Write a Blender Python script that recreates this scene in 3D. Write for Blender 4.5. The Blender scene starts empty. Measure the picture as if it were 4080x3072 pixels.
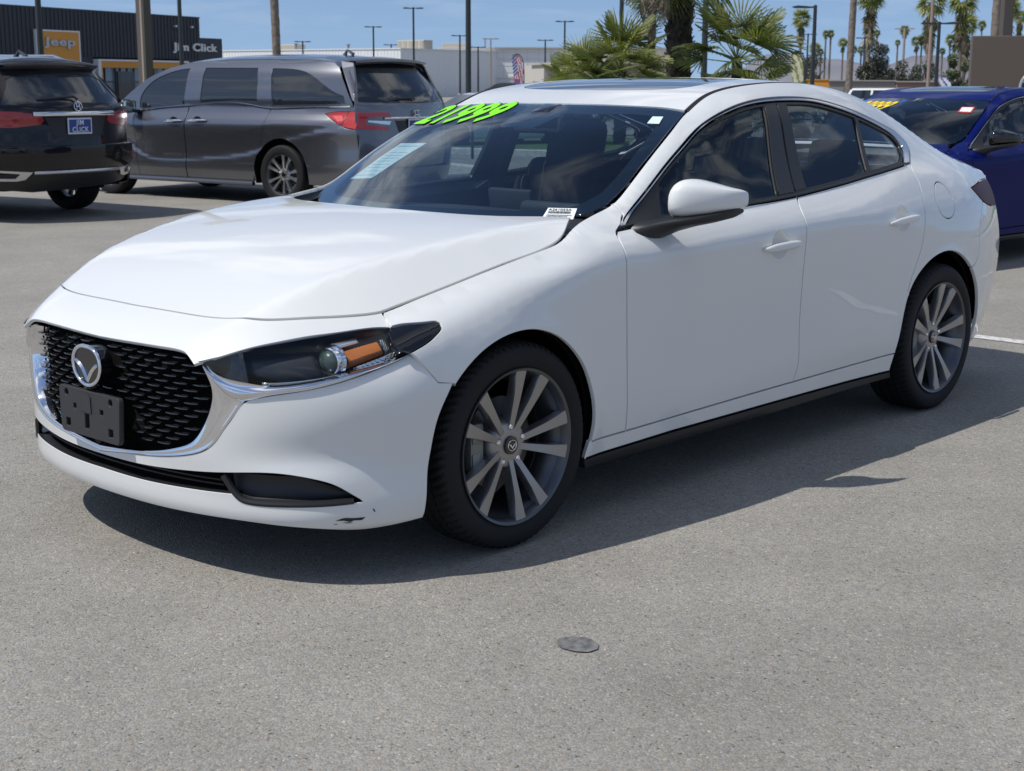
import bpy, bmesh, math, random
import numpy as np
from mathutils import Vector, Matrix
from mathutils.geometry import delaunay_2d_cdt

C = bpy.context.scene.collection
SC = bpy.context.scene
# ------------------------------------------------------------------ camera
cam_d = bpy.data.cameras.new('camera')
cam = bpy.data.objects.new('camera', cam_d); C.objects.link(cam)
SC.camera = cam
YAW, PITCH, ROLL = 0.747587, 0.203960, 0.00304
fwd = Vector((math.cos(YAW)*math.cos(PITCH), math.sin(YAW)*math.cos(PITCH), -math.sin(PITCH)))
rgt = Vector((math.sin(YAW), -math.cos(YAW), 0)); upv = rgt.cross(fwd)
r2 = math.cos(ROLL)*rgt + math.sin(ROLL)*upv; u2 = -math.sin(ROLL)*rgt + math.cos(ROLL)*upv
m = Matrix((r2, u2, -fwd)).transposed().to_4x4()
m.translation = Vector((-3.19023, -3.81496, 1.41175))
cam.matrix_world = m
cam_d.sensor_width = 36.0; cam_d.lens = 36.0*5818.9/4080.0
cam_d.clip_start = 0.1; cam_d.clip_end = 6000
cam_d.dof.use_dof = True; cam_d.dof.focus_distance = 4.9; cam_d.dof.aperture_fstop = 11.0
# ------------------------------------------------------------------ light
SUN = Vector((-.63, .31, 1.045)).normalized()
EL = math.asin(SUN.z); AZ = math.atan2(SUN.x, SUN.y)   # azimuth clockwise from +Y
sl = bpy.data.lights.new('sun', 'SUN'); sl.energy = 3.6; sl.angle = math.radians(.53); sl.color = (1, .965, .91)
so = bpy.data.objects.new('sun', sl); C.objects.link(so)
so.rotation_euler = SUN.to_track_quat('Z', 'Y').to_euler(); so.location = (0, 0, 30)
W = bpy.data.worlds.new('World'); SC.world = W; W.use_nodes = True
wn, wl = W.node_tree.nodes, W.node_tree.links
wn.clear()
wo = wn.new('ShaderNodeOutputWorld'); bg = wn.new('ShaderNodeBackground'); bg.inputs[1].default_value = .116
sky = wn.new('ShaderNodeTexSky'); sky.sky_type = 'NISHITA'; sky.sun_disc = False
sky.sun_elevation = EL; sky.sun_rotation = AZ; sky.altitude = 750; sky.air_density = 1.0; sky.dust_density = .35; sky.ozone_density = 2.2
tc = wn.new('ShaderNodeTexCoord'); sep = wn.new('ShaderNodeSeparateXYZ'); wl.new(tc.outputs['Generated'], sep.inputs[0])
# the air is clear: take the sky's colour from a little above the horizon haze
szp = wn.new('ShaderNodeMath'); szp.operation = 'MULTIPLY_ADD'; szp.inputs[1].default_value = .84; szp.inputs[2].default_value = .16
smx = wn.new('ShaderNodeMath'); smx.operation = 'MAXIMUM'; smx.inputs[1].default_value = 0.0
wl.new(sep.outputs[2], smx.inputs[0]); wl.new(smx.outputs[0], szp.inputs[0])
scb = wn.new('ShaderNodeCombineXYZ'); wl.new(sep.outputs[0], scb.inputs[0]); wl.new(sep.outputs[1], scb.inputs[1]); wl.new(szp.outputs[0], scb.inputs[2])
snm = wn.new('ShaderNodeVectorMath'); snm.operation = 'NORMALIZE'; wl.new(scb.outputs[0], snm.inputs[0]); wl.new(snm.outputs[0], sky.inputs['Vector'])
# clouds laid out on a plane overhead: direction.xy / (z + small)
def wmath(op, a, b=None, clamp=False):
    n = wn.new('ShaderNodeMath'); n.operation = op; n.use_clamp = clamp
    for i, v in enumerate((a, b)):
        if v is None: continue
        if isinstance(v, (int, float)): n.inputs[i].default_value = v
        else: wl.new(v, n.inputs[i])
    return n.outputs[0]
zz = wmath('ADD', wmath('MAXIMUM', sep.outputs[2], 0.0), .10)
cx = wmath('DIVIDE', sep.outputs[0], zz); cy = wmath('DIVIDE', sep.outputs[1], zz)
cmb = wn.new('ShaderNodeCombineXYZ'); wl.new(cx, cmb.inputs[0]); wl.new(cy, cmb.inputs[1])
cn = wn.new('ShaderNodeTexNoise'); cn.inputs['Scale'].default_value = 1.7; cn.inputs['Detail'].default_value = 9; cn.inputs['Roughness'].default_value = .58
cn.inputs['Distortion'].default_value = .35
wl.new(cmb.outputs[0], cn.inputs['Vector'])
cr = wn.new('ShaderNodeMapRange'); cr.inputs[1].default_value = .475; cr.inputs[2].default_value = .65; cr.interpolation_type = 'SMOOTHSTEP'
wl.new(cn.outputs['Fac'], cr.inputs[0])
cf = wmath('MULTIPLY', cr.outputs[0], wmath('MULTIPLY', wmath('SUBTRACT', wmath('MINIMUM', wmath('MAXIMUM', sep.outputs[2], 0.03), .40), .02), 2.3), True)
skm = wn.new('ShaderNodeMix'); skm.data_type = 'RGBA'; skm.blend_type = 'MULTIPLY'
skm.inputs[0].default_value = 1.0; skm.inputs[7].default_value = (1.02, 1.0, 1.0, 1)
wl.new(sky.outputs[0], skm.inputs[6])
cm = wn.new('ShaderNodeMix'); cm.data_type = 'RGBA'
wl.new(cf, cm.inputs[0]); wl.new(skm.outputs[2], cm.inputs[6]); cm.inputs[7].default_value = (8.2, 8.3, 8.4, 1)
wl.new(cm.outputs[2], bg.inputs[0]); wl.new(bg.outputs[0], wo.inputs[0])
SC.view_settings.view_transform = 'Standard'; SC.view_settings.look = 'None'
SC.view_settings.gamma = 1.0; SC.view_settings.exposure = 0.11; SC.view_settings.use_curve_mapping = False
SC.render.engine = 'CYCLES'
SC.cycles.use_denoising = True
SC.cycles.max_bounces = 8; SC.cycles.transparent_max_bounces = 12; SC.cycles.glossy_bounces = 4; SC.cycles.diffuse_bounces = 3
SC.cycles.caustics_reflective = False; SC.cycles.caustics_refractive = False
SC.cycles.sample_clamp_indirect = 6

# ------------------------------------------------------------------ materials
MATS = {}
def mat(name, col, rough=.5, metal=0.0, coat=0.0, coat_r=.03, spec=.5, alpha=None, trans=0, ior=1.5, emit=None):
    if name in MATS: return MATS[name]
    m = bpy.data.materials.new(name); m.use_nodes = True
    b = m.node_tree.nodes['Principled BSDF']
    b.inputs['Base Color'].default_value = (*col, 1); b.inputs['Roughness'].default_value = rough
    b.inputs['Metallic'].default_value = metal; b.inputs['Coat Weight'].default_value = coat
    b.inputs['Coat Roughness'].default_value = coat_r; b.inputs['Specular IOR Level'].default_value = spec
    b.inputs['IOR'].default_value = ior
    MATS[name] = m
    return m
def nodes(m): return m.node_tree.nodes, m.node_tree.links, m.node_tree.nodes['Principled BSDF']
def noise_var(m, c1, c2, scale=8, detail=6, bump=0, bscale=None, lo=.35, hi=.65, coord='Object', rough=None):
    """give a material a two colour noise and an optional bump"""
    n, l, b = nodes(m)
    t = n.new('ShaderNodeTexCoord'); x = n.new('ShaderNodeTexNoise'); x.inputs['Scale'].default_value = scale; x.inputs['Detail'].default_value = detail
    l.new(t.outputs[coord], x.inputs['Vector'])
    r = n.new('ShaderNodeMapRange'); r.inputs[1].default_value = lo; r.inputs[2].default_value = hi; l.new(x.outputs['Fac'], r.inputs[0])
    mx = n.new('ShaderNodeMix'); mx.data_type = 'RGBA'; mx.inputs[6].default_value = (*c1, 1); mx.inputs[7].default_value = (*c2, 1)
    l.new(r.outputs[0], mx.inputs[0]); l.new(mx.outputs[2], b.inputs['Base Color'])
    if bump:
        y = n.new('ShaderNodeTexNoise'); y.inputs['Scale'].default_value = bscale or scale*4; y.inputs['Detail'].default_value = 4
        l.new(t.outputs[coord], y.inputs['Vector'])
        bp = n.new('ShaderNodeBump'); bp.inputs['Strength'].default_value = bump; bp.inputs['Distance'].default_value = .02
        l.new(y.outputs['Fac'], bp.inputs['Height']); l.new(bp.outputs[0], b.inputs['Normal'])
    return m
def glassmat(name, tint, dens=1.0, refl=1.0):
    """thin automotive glass: tinted transparency under a fresnel mirror"""
    if name in MATS: return MATS[name]
    m = bpy.data.materials.new(name); m.use_nodes = True
    n, l = m.node_tree.nodes, m.node_tree.links; n.clear()
    o = n.new('ShaderNodeOutputMaterial'); t = n.new('ShaderNodeBsdfTransparent'); t.inputs[0].default_value = (*tint, 1)
    g = n.new('ShaderNodeBsdfGlossy'); g.inputs['Roughness'].default_value = .01; g.inputs[0].default_value = (refl*.84, refl*.92, refl, 1)
    ge = n.new('ShaderNodeNewGeometry'); dt = n.new('ShaderNodeVectorMath'); dt.operation = 'DOT_PRODUCT'
    l.new(ge.outputs['Incoming'], dt.inputs[0]); l.new(ge.outputs['Normal'], dt.inputs[1])
    def mm(op, a, b=None):
        q = n.new('ShaderNodeMath'); q.operation = op
        for i, v in enumerate((a, b)):
            if v is None: continue
            if isinstance(v, (int, float)): q.inputs[i].default_value = v
            else: l.new(v, q.inputs[i])
        return q
    ab = mm('ABSOLUTE', dt.outputs['Value']); f = mm('ADD', mm('MULTIPLY', mm('POWER', mm('SUBTRACT', 1.0, ab.outputs[0]).outputs[0], 5.0).outputs[0], .955).outputs[0], .045)
    d = n.new('ShaderNodeMath'); d.operation = 'MULTIPLY'; d.inputs[1].default_value = 1.2; d.use_clamp = True
    l.new(f.outputs[0], d.inputs[0])
    x = n.new('ShaderNodeMixShader'); l.new(d.outputs[0], x.inputs[0]); l.new(t.outputs[0], x.inputs[1]); l.new(g.outputs[0], x.inputs[2])
    l.new(x.outputs[0], o.inputs[0]); MATS[name] = m
    return m

M_WHITE = mat('pearl_white_paint', (.715, .72, .705), .40, 0, 1.0, .012, spec=.3)
M_BLACKPL = mat('black_plastic', (.012, .012, .014), .42)
M_GLOSSBK = mat('gloss_black', (.006, .006, .007), .06, 0, .6)
M_LINER = mat('dark_liner', (.006, .006, .006), .9, spec=.1)
M_CHROME = mat('chrome', (.78, .78, .80), .06, 1.0)
M_SATINCH = mat('satin_chrome', (.55, .57, .62), .16, 1.0)
M_RUBBER = mat('tyre_rubber', (.011, .011, .012), .72, spec=.3)
M_RIM = mat('gunmetal_rim', (.33, .315, .305), .34, .75, .3)
M_SPSIDE = mat('spoke_side', (.52, .53, .56), .28, .9)  # lighter than the face: the facets' brighter reflections put into the colour
M_RIMB = mat('rim_barrel', (.11, .113, .122), .35, .85)  # barrel and disc darkened: shade behind the spokes put into the colour
M_DISC = mat('brake_disc', (.10, .10, .10), .4, .8)
M_CALI = mat('caliper_cast', (.23, .24, .23), .5, .6)
M_INT = mat('cabin_trim', (.030, .034, .042), .62)
M_SEAT = mat('seat_cloth', (.022, .024, .028), .7)
M_FLOOR = mat('cabin_floor', (.010, .010, .011), .9)
M_WSG = glassmat('windshield_glass', (.66, .76, .80))
M_SIDEG = glassmat('side_glass', (.44, .53, .58))
M_REARG = glassmat('rear_side_glass', (.40, .48, .53))
M_CLEAR = glassmat('clear_lens', (.93, .95, .96), 1, .5)
M_AMBER = mat('amber_lens', (.58, .17, .022), .12, 0, .8)
M_CRYST = mat('clear_reflector', (.75, .77, .80), .10, .8)
M_LAMPRED = mat('tail_lamp_red', (.20, .008, .012), .10, 0, .8)
M_PAPER = mat('paper', (.78, .80, .79), .7)

# ------------------------------------------------------------------ object helpers
def link(o, parent=None):
    C.objects.link(o)
    if parent is not None: o.parent = parent
    return o
def tag(o, label=None, cat=None, group=None, kind=None):
    if label: o['label'] = label
    if cat: o['category'] = cat
    if group: o['group'] = group
    if kind: o['kind'] = kind
    return o
def thing(name, label, cat, loc=(0, 0, 0), rz=0, group=None):
    o = bpy.data.objects.new(name, None); o.empty_display_size = .3; C.objects.link(o)
    o.location = loc; o.rotation_euler = (0, 0, rz)
    return tag(o, label, cat, group)
def mesh_obj(name, V, F, mt, parent=None, smooth=True, N=None):
    me = bpy.data.meshes.new(name); me.from_pydata([tuple(map(float, v)) for v in V], [], [tuple(map(int, f)) for f in F])
    mts = mt if isinstance(mt, (list, tuple)) else [mt]
    for k in mts: me.materials.append(k)
    if smooth: me.polygons.foreach_set('use_smooth', [True]*len(me.polygons))
    me.update()
    if N is not None: me.normals_split_custom_set_from_vertices([tuple(map(float, n)) for n in N])
    return link(bpy.data.objects.new(name, me), parent)
def bm_obj(name, bm, mt, parent=None, smooth=False, angle=None):
    me = bpy.data.meshes.new(name); bm.to_mesh(me); bm.free()
    for k in (mt if isinstance(mt, (list, tuple)) else [mt]): me.materials.append(k)
    if smooth:
        me.polygons.foreach_set('use_smooth', [True]*len(me.polygons))
        if angle: me.set_sharp_from_angle(angle=math.radians(angle))
    return link(bpy.data.objects.new(name, me), parent)
def share(o, parent=None, name=None):
    c = o.copy(); C.objects.link(c)
    if parent is not None: c.parent = parent
    return c
def copy_tree(o, parent=None):
    c = o.copy(); C.objects.link(c)
    c.parent = parent
    for ch in list(KIDS.get(o.name, o.children)): copy_tree(ch, c)
    return c
KIDS = {}
class MB:
    """collects simple solids into one mesh"""
    def __init__(s): s.bm = bmesh.new()
    def box(s, c, d, rot=None, bev=0, mi=0):
        r = bmesh.ops.create_cube(s.bm, size=1.0)
        mt = Matrix.Translation(c) @ (rot.to_4x4() if rot is not None else Matrix.Identity(4)) @ Matrix.Diagonal((*d, 1))
        bmesh.ops.transform(s.bm, matrix=mt, verts=r['verts'])
        fs = {f for v in r['verts'] for f in v.link_faces}
        for f in fs: f.material_index = mi
        if bev:
            es = {e for v in r['verts'] for e in v.link_edges}
            q = bmesh.ops.bevel(s.bm, geom=list(es), offset=bev, segments=2, affect='EDGES', profile=.5)
            for f in q['faces']: f.material_index = mi
        return s
    def tube(s, pts, rad, n=10, cap=True, mi=0):
        P = [Vector([float(c) for c in p]) for p in pts]; R = [float(r) for r in rad] if hasattr(rad, '__len__') else [float(rad)]*len(P)
        rings = []; prev = None
        for i, p in enumerate(P):
            t = (P[min(i+1, len(P)-1)]-P[max(i-1, 0)]).normalized()
            a = prev if prev is not None else (Vector((0, 0, 1)) if abs(t.z) < .9 else Vector((1, 0, 0)))
            x = (a-t*a.dot(t)).normalized(); y = t.cross(x); prev = x
            rings.append([s.bm.verts.new(p+R[i]*(math.cos(k*2*math.pi/n)*x+math.sin(k*2*math.pi/n)*y)) for k in range(n)])
        for i in range(len(rings)-1):
            for k in range(n):
                f = s.bm.faces.new((rings[i][k], rings[i][(k+1) % n], rings[i+1][(k+1) % n], rings[i+1][k])); f.material_index = mi
        if cap:
            s.bm.faces.new(rings[0][::-1]).material_index = mi; s.bm.faces.new(rings[-1]).material_index = mi
        return s
    def lathe(s, prof, axis='y', n=48, c=(0, 0, 0), mi=0, close=False):
        rings = []
        for r, h in prof:
            ring = []
            for k in range(n):
                a = 2*math.pi*k/n
                if axis == 'y': q = (c[0]+r*math.cos(a), c[1]+h, c[2]+r*math.sin(a))
                elif axis == 'z': q = (c[0]+r*math.cos(a), c[1]+r*math.sin(a), c[2]+h)
                else: q = (c[0]+h, c[1]+r*math.cos(a), c[2]+r*math.sin(a))
                ring.append(s.bm.verts.new(q))
            rings.append(ring)
        for i in range(len(rings)-1):
            for k in range(n):
                f = s.bm.faces.new((rings[i][k], rings[i][(k+1) % n], rings[i+1][(k+1) % n], rings[i+1][k])); f.material_index = mi
        return s
    def poly(s, pts, mi=0):
        f = s.bm.faces.new([s.bm.verts.new(p) for p in pts]); f.material_index = mi; return s
    def prism(s, pts2, h0, h1, fn, mi=0):
        """extrude a 2D outline between h0 and h1 with fn(u,v,h)->point"""
        a = [s.bm.verts.new(fn(u, v, h0)) for u, v in pts2]; b = [s.bm.verts.new(fn(u, v, h1)) for u, v in pts2]
        n = len(a)
        for k in range(n):
            s.bm.faces.new((a[k], a[(k+1) % n], b[(k+1) % n], b[k])).material_index = mi
        s.bm.faces.new(a[::-1]).material_index = mi; s.bm.faces.new(b).material_index = mi
        return s
    def build(s, name, mt, parent=None, smooth=False, angle=35, recalc=True):
        if recalc: bmesh.ops.recalc_face_normals(s.bm, faces=s.bm.faces[:])
        return bm_obj(name, s.bm, mt, parent, smooth, angle)

# ------------------------------------------------------------------ trimmed surface panels
def resample(pts, step):
    P = np.asarray(pts, float); d = np.r_[0, np.cumsum(np.hypot(*np.diff(P, axis=0).T))]
    n = max(1, int(math.ceil(d[-1]/step))); t = np.linspace(0, d[-1], n+1)
    return np.c_[np.interp(t, d, P[:, 0]), np.interp(t, d, P[:, 1])]
def sm(pts, step=.01):
    """smooth spline through points (any dimension)"""
    P = np.asarray(pts, float)
    if len(P) == 2: return resample(P, step) if P.shape[1] == 2 else P
    d = np.r_[0, np.cumsum(np.sqrt((np.diff(P, axis=0)**2).sum(1))**.7)]; L = np.sqrt((np.diff(P, axis=0)**2).sum(1)).sum()
    n = max(len(P), int(L/step)); t = np.linspace(0, d[-1], n+1)
    return np.stack([nspl(d, P[:, j])(t) for j in range(P.shape[1])], -1)
def loop(*segs, step=.01):
    out = []
    for s in segs:
        s = np.atleast_2d(np.asarray(s, float))
        for q in s:
            if not out or np.hypot(*(q-out[-1])) > 1e-5: out.append(q)
    out = np.array(out); out = np.vstack([out, out[:1]])
    R = []
    for a, b in zip(out[:-1], out[1:]):
        n = max(1, int(math.ceil(np.hypot(*(b-a))/step)))
        for k in range(n): R.append(a+(b-a)*k/n)
    return np.array(R)
def area(P): x, y = P.T; return .5*np.sum(x*np.roll(y, -1)-y*np.roll(x, -1))
def onorm(P):
    """outward normals of a closed polygon"""
    d = np.roll(P, -1, 0)-P; d /= np.maximum(np.hypot(*d.T), 1e-9)[:, None]
    n = np.c_[d[:, 1], -d[:, 0]]; n = n+np.roll(n, 1, 0); n /= np.maximum(np.hypot(*n.T), .5)[:, None]
    return n if area(P) > 0 else -n
def inpoly(P, q):
    x, y = q[:, 0], q[:, 1]; r = np.zeros(len(q), bool); a = P; b = np.roll(P, -1, 0)
    for (x1, y1), (x2, y2) in zip(a, b):
        if y1 == y2: continue
        c = ((y1 > y) != (y2 > y)) & (x < (x2-x1)*(y-y1)/(y2-y1)+x1); r ^= c
    return r
def surf_normals(f, uv, ref, e=1e-3):
    du = f(uv[:, 0]+e, uv[:, 1])-f(uv[:, 0]-e, uv[:, 1]); dv = f(uv[:, 0], uv[:, 1]+e)-f(uv[:, 0], uv[:, 1]-e)
    n = np.cross(du, dv); n /= np.maximum(np.linalg.norm(n, axis=1), 1e-12)[:, None]
    s = np.sign((n*np.asarray(ref)).sum(1)); s[s == 0] = 1
    return n*s[:, None]
def panel(name, mt, parent, f, outer, ref, holes=(), step=.025, depth=.014, gap=.0022, mirror=False, off=0.0, edge=.008, rnd=.0016, flange_mat=None, only=None):
    """trim surface f(u,v) to the outline, roll its edges inwards; mirror adds the twin for the far side"""
    outer = loop(outer, step=edge)
    if area(outer) < 0: outer = outer[::-1]
    loops = [outer]+[(lambda h: h if area(h) < 0 else h[::-1])(loop(h, step=edge)) for h in holes]
    L2 = []
    for i, P in enumerate(loops):
        n = onorm(P); n = n if i == 0 else -n     # away from the material
        L2.append((P-n*(gap+rnd), n))
    lo, hi = outer.min(0), outer.max(0)
    gu, gv = np.meshgrid(np.arange(lo[0]+step*.37, hi[0], step), np.arange(lo[1]+step*.41, hi[1], step*.87))
    gu = gu+(np.arange(len(gu)) % 2)[:, None]*step*.5
    g = np.c_[gu.ravel(), gv.ravel()]
    keep = inpoly(L2[0][0], g)
    for P, _ in L2[1:]: keep &= ~inpoly(P, g)
    g = g[keep]
    B = np.vstack([P for P, _ in L2])
    md = np.full(len(g), 9.)
    for k in range(0, len(B), 64): md = np.minimum(md, np.sqrt(((g[:, None]-B[None, k:k+64])**2).sum(-1)).min(1))
    g = g[md > step*.42]
    V = np.vstack([B, g]); E = []; o = 0
    for P, _ in L2:
        n = len(P); E += [(o+k, o+(k+1) % n) for k in range(n)]; o += n
    r = delaunay_2d_cdt([Vector(q) for q in V], E, [], 0, 1e-6)
    V2 = np.array([tuple(q) for q in r[0]]); Fc = np.array([t for t in r[2] if len(t) == 3])
    cen = V2[Fc].mean(1); ok = inpoly(L2[0][0], cen)
    for P, _ in L2[1:]: ok &= ~inpoly(P, cen)
    Fc = Fc[ok]
    if len(V2) != len(V) or np.abs(V2-V).max() > 1e-4:      # map boundary verts
        idx = [int(((V2-q)**2).sum(1).argmin()) for q in B]
    else: idx = list(range(len(B)))
    n3 = surf_normals(f, V2, ref); P3 = f(V2[:, 0], V2[:, 1])+n3*off
    # orientation of triangles
    a, b, c = P3[Fc[:, 0]], P3[Fc[:, 1]], P3[Fc[:, 2]]
    fl = (np.cross(b-a, c-a)*n3[Fc[:, 0]]).sum(1) < 0; Fc[fl] = Fc[fl][:, ::-1]
    Vs = [P3]; Ns = [n3]; Fs = [tuple(t) for t in Fc]; base = len(P3); o = 0; mi = [0]*len(Fs)
    for P, n2 in L2:
        n = len(P); id_ = np.array(idx[o:o+n]); o += n
        # outward direction in 3D
        q = f(P[:, 0]+n2[:, 0]*1e-3, P[:, 1]+n2[:, 1]*1e-3)-f(P[:, 0], P[:, 1]); nn = n3[id_]
        q = q-nn*(q*nn).sum(1)[:, None]; q /= np.maximum(np.linalg.norm(q, axis=1), 1e-12)[:, None]
        A = P3[id_]
        mid = (nn+q); mid /= np.linalg.norm(mid, axis=1)[:, None]
        Vs += [A, A+q*rnd-nn*rnd*.9, A+q*rnd-nn*depth]; Ns += [nn, (.25*nn+q)/np.linalg.norm(.25*nn+q, axis=1)[:, None], q]
        for k in range(n):
            k2 = (k+1) % n
            for ring in (0, 1):
                i0, i1, i2, i3 = base+ring*n+k, base+ring*n+k2, base+(ring+1)*n+k2, base+(ring+1)*n+k
                Fs.append((i0, i3, i2, i1)); mi.append(0 if ring == 0 or flange_mat is None else 1)
        base += 3*n
    Vall = np.vstack(Vs); Nall = np.vstack(Ns)
    outs = []
    for side in ((0, 1) if mirror else (0,)):
        if only is not None and side not in only: continue
        Vv, Nv, Ff = Vall.copy(), Nall.copy(), Fs
        # fix winding against normals
        if side: Vv[:, 1] *= -1; Nv[:, 1] *= -1
        F3 = []
        for t in Ff:
            a, b, c = Vv[t[0]], Vv[t[1]], Vv[t[2]]; nf = np.cross(b-a, c-a)
            nm = Nv[list(t)].sum(0)
            F3.append(t if nf@nm >= 0 else t[::-1])
        ob = mesh_obj(name, Vv, F3, mt if flange_mat is None else [mt, flange_mat], parent, True, Nv)
        if flange_mat is not None: ob.data.polygons.foreach_set('material_index', mi)
        outs.append(ob)
    return outs[0] if len(outs) == 1 else outs
def strip(name, mt, parent, curves, mirror=False, ref=None, smooth=True, close=False):
    """loft through a list of equally sampled 3D curves"""
    Cs = [np.asarray(c, float) for c in curves]; n = len(Cs[0]); outs = []
    for side in ((0, 1) if mirror else (0,)):
        V = np.vstack(Cs).copy()
        if side: V[:, 1] *= -1
        F = []
        for i in range(len(Cs)-1):
            for k in range(n-1): F.append((i*n+k, i*n+k+1, (i+1)*n+k+1, (i+1)*n+k))
        if ref is not None:
            rf = np.array(ref, float)
            if side: rf[1] *= -1
            F = [t if np.cross(V[t[1]]-V[t[0]], V[t[2]]-V[t[0]])@rf >= 0 else t[::-1] for t in F]
        outs.append(mesh_obj(name, V, F, mt, parent, smooth))
    return outs[0] if len(outs) == 1 else outs
def arclen(P, n):
    P = np.asarray(P, float); d = np.r_[0, np.cumsum(np.sqrt((np.diff(P, axis=0)**2).sum(1)))]; t = np.linspace(0, d[-1], n)
    return np.stack([np.interp(t, d, P[:, j]) for j in range(P.shape[1])], -1)
FONT = None
def text_mesh(txt, size=1.0, bold=.0, shear=0.0, align='LEFT', extrude=0.0):
    """flat lettering as a plain mesh: returns verts (x,y,z) and faces"""
    cu = bpy.data.curves.new('letters', 'FONT'); cu.body = txt; cu.size = size; cu.offset = bold; cu.shear = shear; cu.extrude = extrude
    cu.align_x = align; cu.resolution_u = 4; cu.space_character = 1.08
    ob = bpy.data.objects.new('letters', cu); C.objects.link(ob)
    dg = bpy.context.evaluated_depsgraph_get(); dg.update()
    me = bpy.data.meshes.new_from_object(ob.evaluated_get(dg))
    V = np.array([v.co[:] for v in me.vertices]).reshape(-1, 3); F = [tuple(p.vertices) for p in me.polygons]
    bpy.data.objects.remove(ob); bpy.data.curves.remove(cu); bpy.data.meshes.remove(me)
    return V, F

def nspl(X,Y):
    X=np.asarray(X,float);Y=np.asarray(Y,float);n=len(X)
    h=np.diff(X); A=np.eye(n); b=np.zeros(n)
    for i in range(1,n-1):
        A[i,i-1:i+2]=h[i-1],2*(h[i-1]+h[i]),h[i]
        b[i]=6*((Y[i+1]-Y[i])/h[i]-(Y[i]-Y[i-1])/h[i-1])
    M=np.linalg.solve(A,b)
    def f(x):
        x=np.asarray(x,float); i=np.clip(np.searchsorted(X,x)-1,0,n-2)
        t=np.clip(x,X[0],X[-1]); d=h[i];a=(X[i+1]-t)/d;c=(t-X[i])/d
        y=a*Y[i]+c*Y[i+1]+((a**3-a)*M[i]+(c**3-c)*M[i+1])*d*d/6
        s0=(Y[1]-Y[0])/h[0]-h[0]*M[1]/6; s1=(Y[-1]-Y[-2])/h[-1]+h[-1]*M[-2]/6
        return y+np.where(x<X[0],(x-X[0])*s0,0)+np.where(x>X[-1],(x-X[-1])*s1,0)
    return f
def K(*pts):
    a=np.array(pts,float); fs=[nspl(a[:,0],a[:,j]) for j in range(1,a.shape[1])]
    return lambda x: np.stack([f(x) for f in fs],-1)
# side lines: knots (x, z, s)
L=[K((-.45,.165,.845),(.3,.19,.862),(1.3,.19,.864),(2.4,.19,.864),(3.1,.24,.845),(3.65,.30,.66)),
   K((-.45,.26,.862),(.3,.28,.876),(1.3,.29,.872),(2.4,.30,.878),(3.1,.34,.868),(3.65,.38,.685)),
   K((-.45,.36,.869),(0,.35,.892),(.6,.335,.888),(1.3,.340,.882),(2.0,.350,.888),(2.725,.37,.895),(3.1,.42,.877),(3.65,.46,.70)),
   K((-.45,.50,.869),(0,.50,.899),(.6,.50,.890),(1.3,.51,.880),(2.0,.52,.888),(2.725,.52,.900),(3.1,.54,.884),(3.65,.57,.715)),
   K((-.45,.61,.867),(0,.63,.901),(.6,.65,.897),(1.3,.67,.890),(2.0,.68,.896),(2.725,.68,.904),(3.1,.69,.880),(3.65,.70,.715)),
   K((-.45,.665,.850),(-.2,.712,.878),(0,.748,.897),(.35,.815,.903),(.6,.838,.9035),(1.3,.853,.9035),(2.0,.868,.9035),(2.725,.84,.898),(3.1,.82,.862),(3.65,.81,.69)),
   K((-.45,.708,.815),(-.2,.762,.845),(0,.808,.870),(.35,.862,.896),(.6,.872,.898),(1.3,.888,.897),(2.0,.910,.893),(2.725,.945,.860),(3.1,.94,.825),(3.65,.90,.665)),
   K((-.45,.728,.770),(-.2,.790,.806),(0,.836,.834),(.2,.870,.850),(.4,.905,.870),(.6,.918,.866),(1.3,.937,.868),(2.0,.968,.860),(2.6,1.035,.815),(3.1,1.02,.765),(3.65,.955,.63)),
   ]
belt=K((-.45,.742,.732),(-.3,.781,.759),(-.15,.818,.782),(0,.855,.804),(.20,.893,.819),(.36,.936,.826),(.55,.952,.812),(.8,.958,.820),(1.2,.970,.825),(1.62,.994,.818),(2.1,1.030,.806),(2.58,1.084,.775),(2.8,1.10,.73),(3.1,1.075,.70),(3.65,1.0,.60))
# ditch / A-pillar inner edge / upper edge of side surface
ditch=K((-.45,.757,.712),(-.404,.768,.725),(-.297,.796,.745),(-.151,.832,.768),(-.066,.853,.780),(.10,.889,.798),(.20,.908,.803),(.28,.928,.797),(.34,.953,.775),(.42,.976,.742),(.52,.996,.724),(.628,1.021,.715),(.718,1.069,.710),(.822,1.133,.695),(.936,1.197,.675),(1.059,1.259,.646),(1.200,1.315,.606),(1.335,1.369,.588),(1.43,1.390,.581),(1.63,1.412,.577),(2.0,1.419,.568),(2.4,1.378,.555),(2.75,1.292,.540),(3.0,1.196,.550),(3.2,1.112,.575),(3.4,1.06,.59),(3.65,1.01,.56))
def bsp(P,n=6):
    # clamped uniform cubic b-spline sampled; P (...,k,2)
    k=P.shape[-2]; kn=np.r_[[0]*3,np.arange(k-2),[k-3]*3].astype(float)
    t=np.linspace(0,k-3-1e-9,(k-3)*n+1)
    B=np.zeros((len(t),k))
    for j,tt in enumerate(t):
        N=[1.0 if kn[i]<=tt<kn[i+1] else 0. for i in range(len(kn)-1)]
        for d in range(1,4):
            N=[((tt-kn[i])/(kn[i+d]-kn[i])*N[i] if kn[i+d]>kn[i] else 0)+((kn[i+d+1]-tt)/(kn[i+d+1]-kn[i+1])*N[i+1] if kn[i+d+1]>kn[i+1] else 0) for i in range(len(kn)-1-d)]
        B[j]=N
    return np.einsum('tk,...kc->...tc',B,P)
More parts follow.
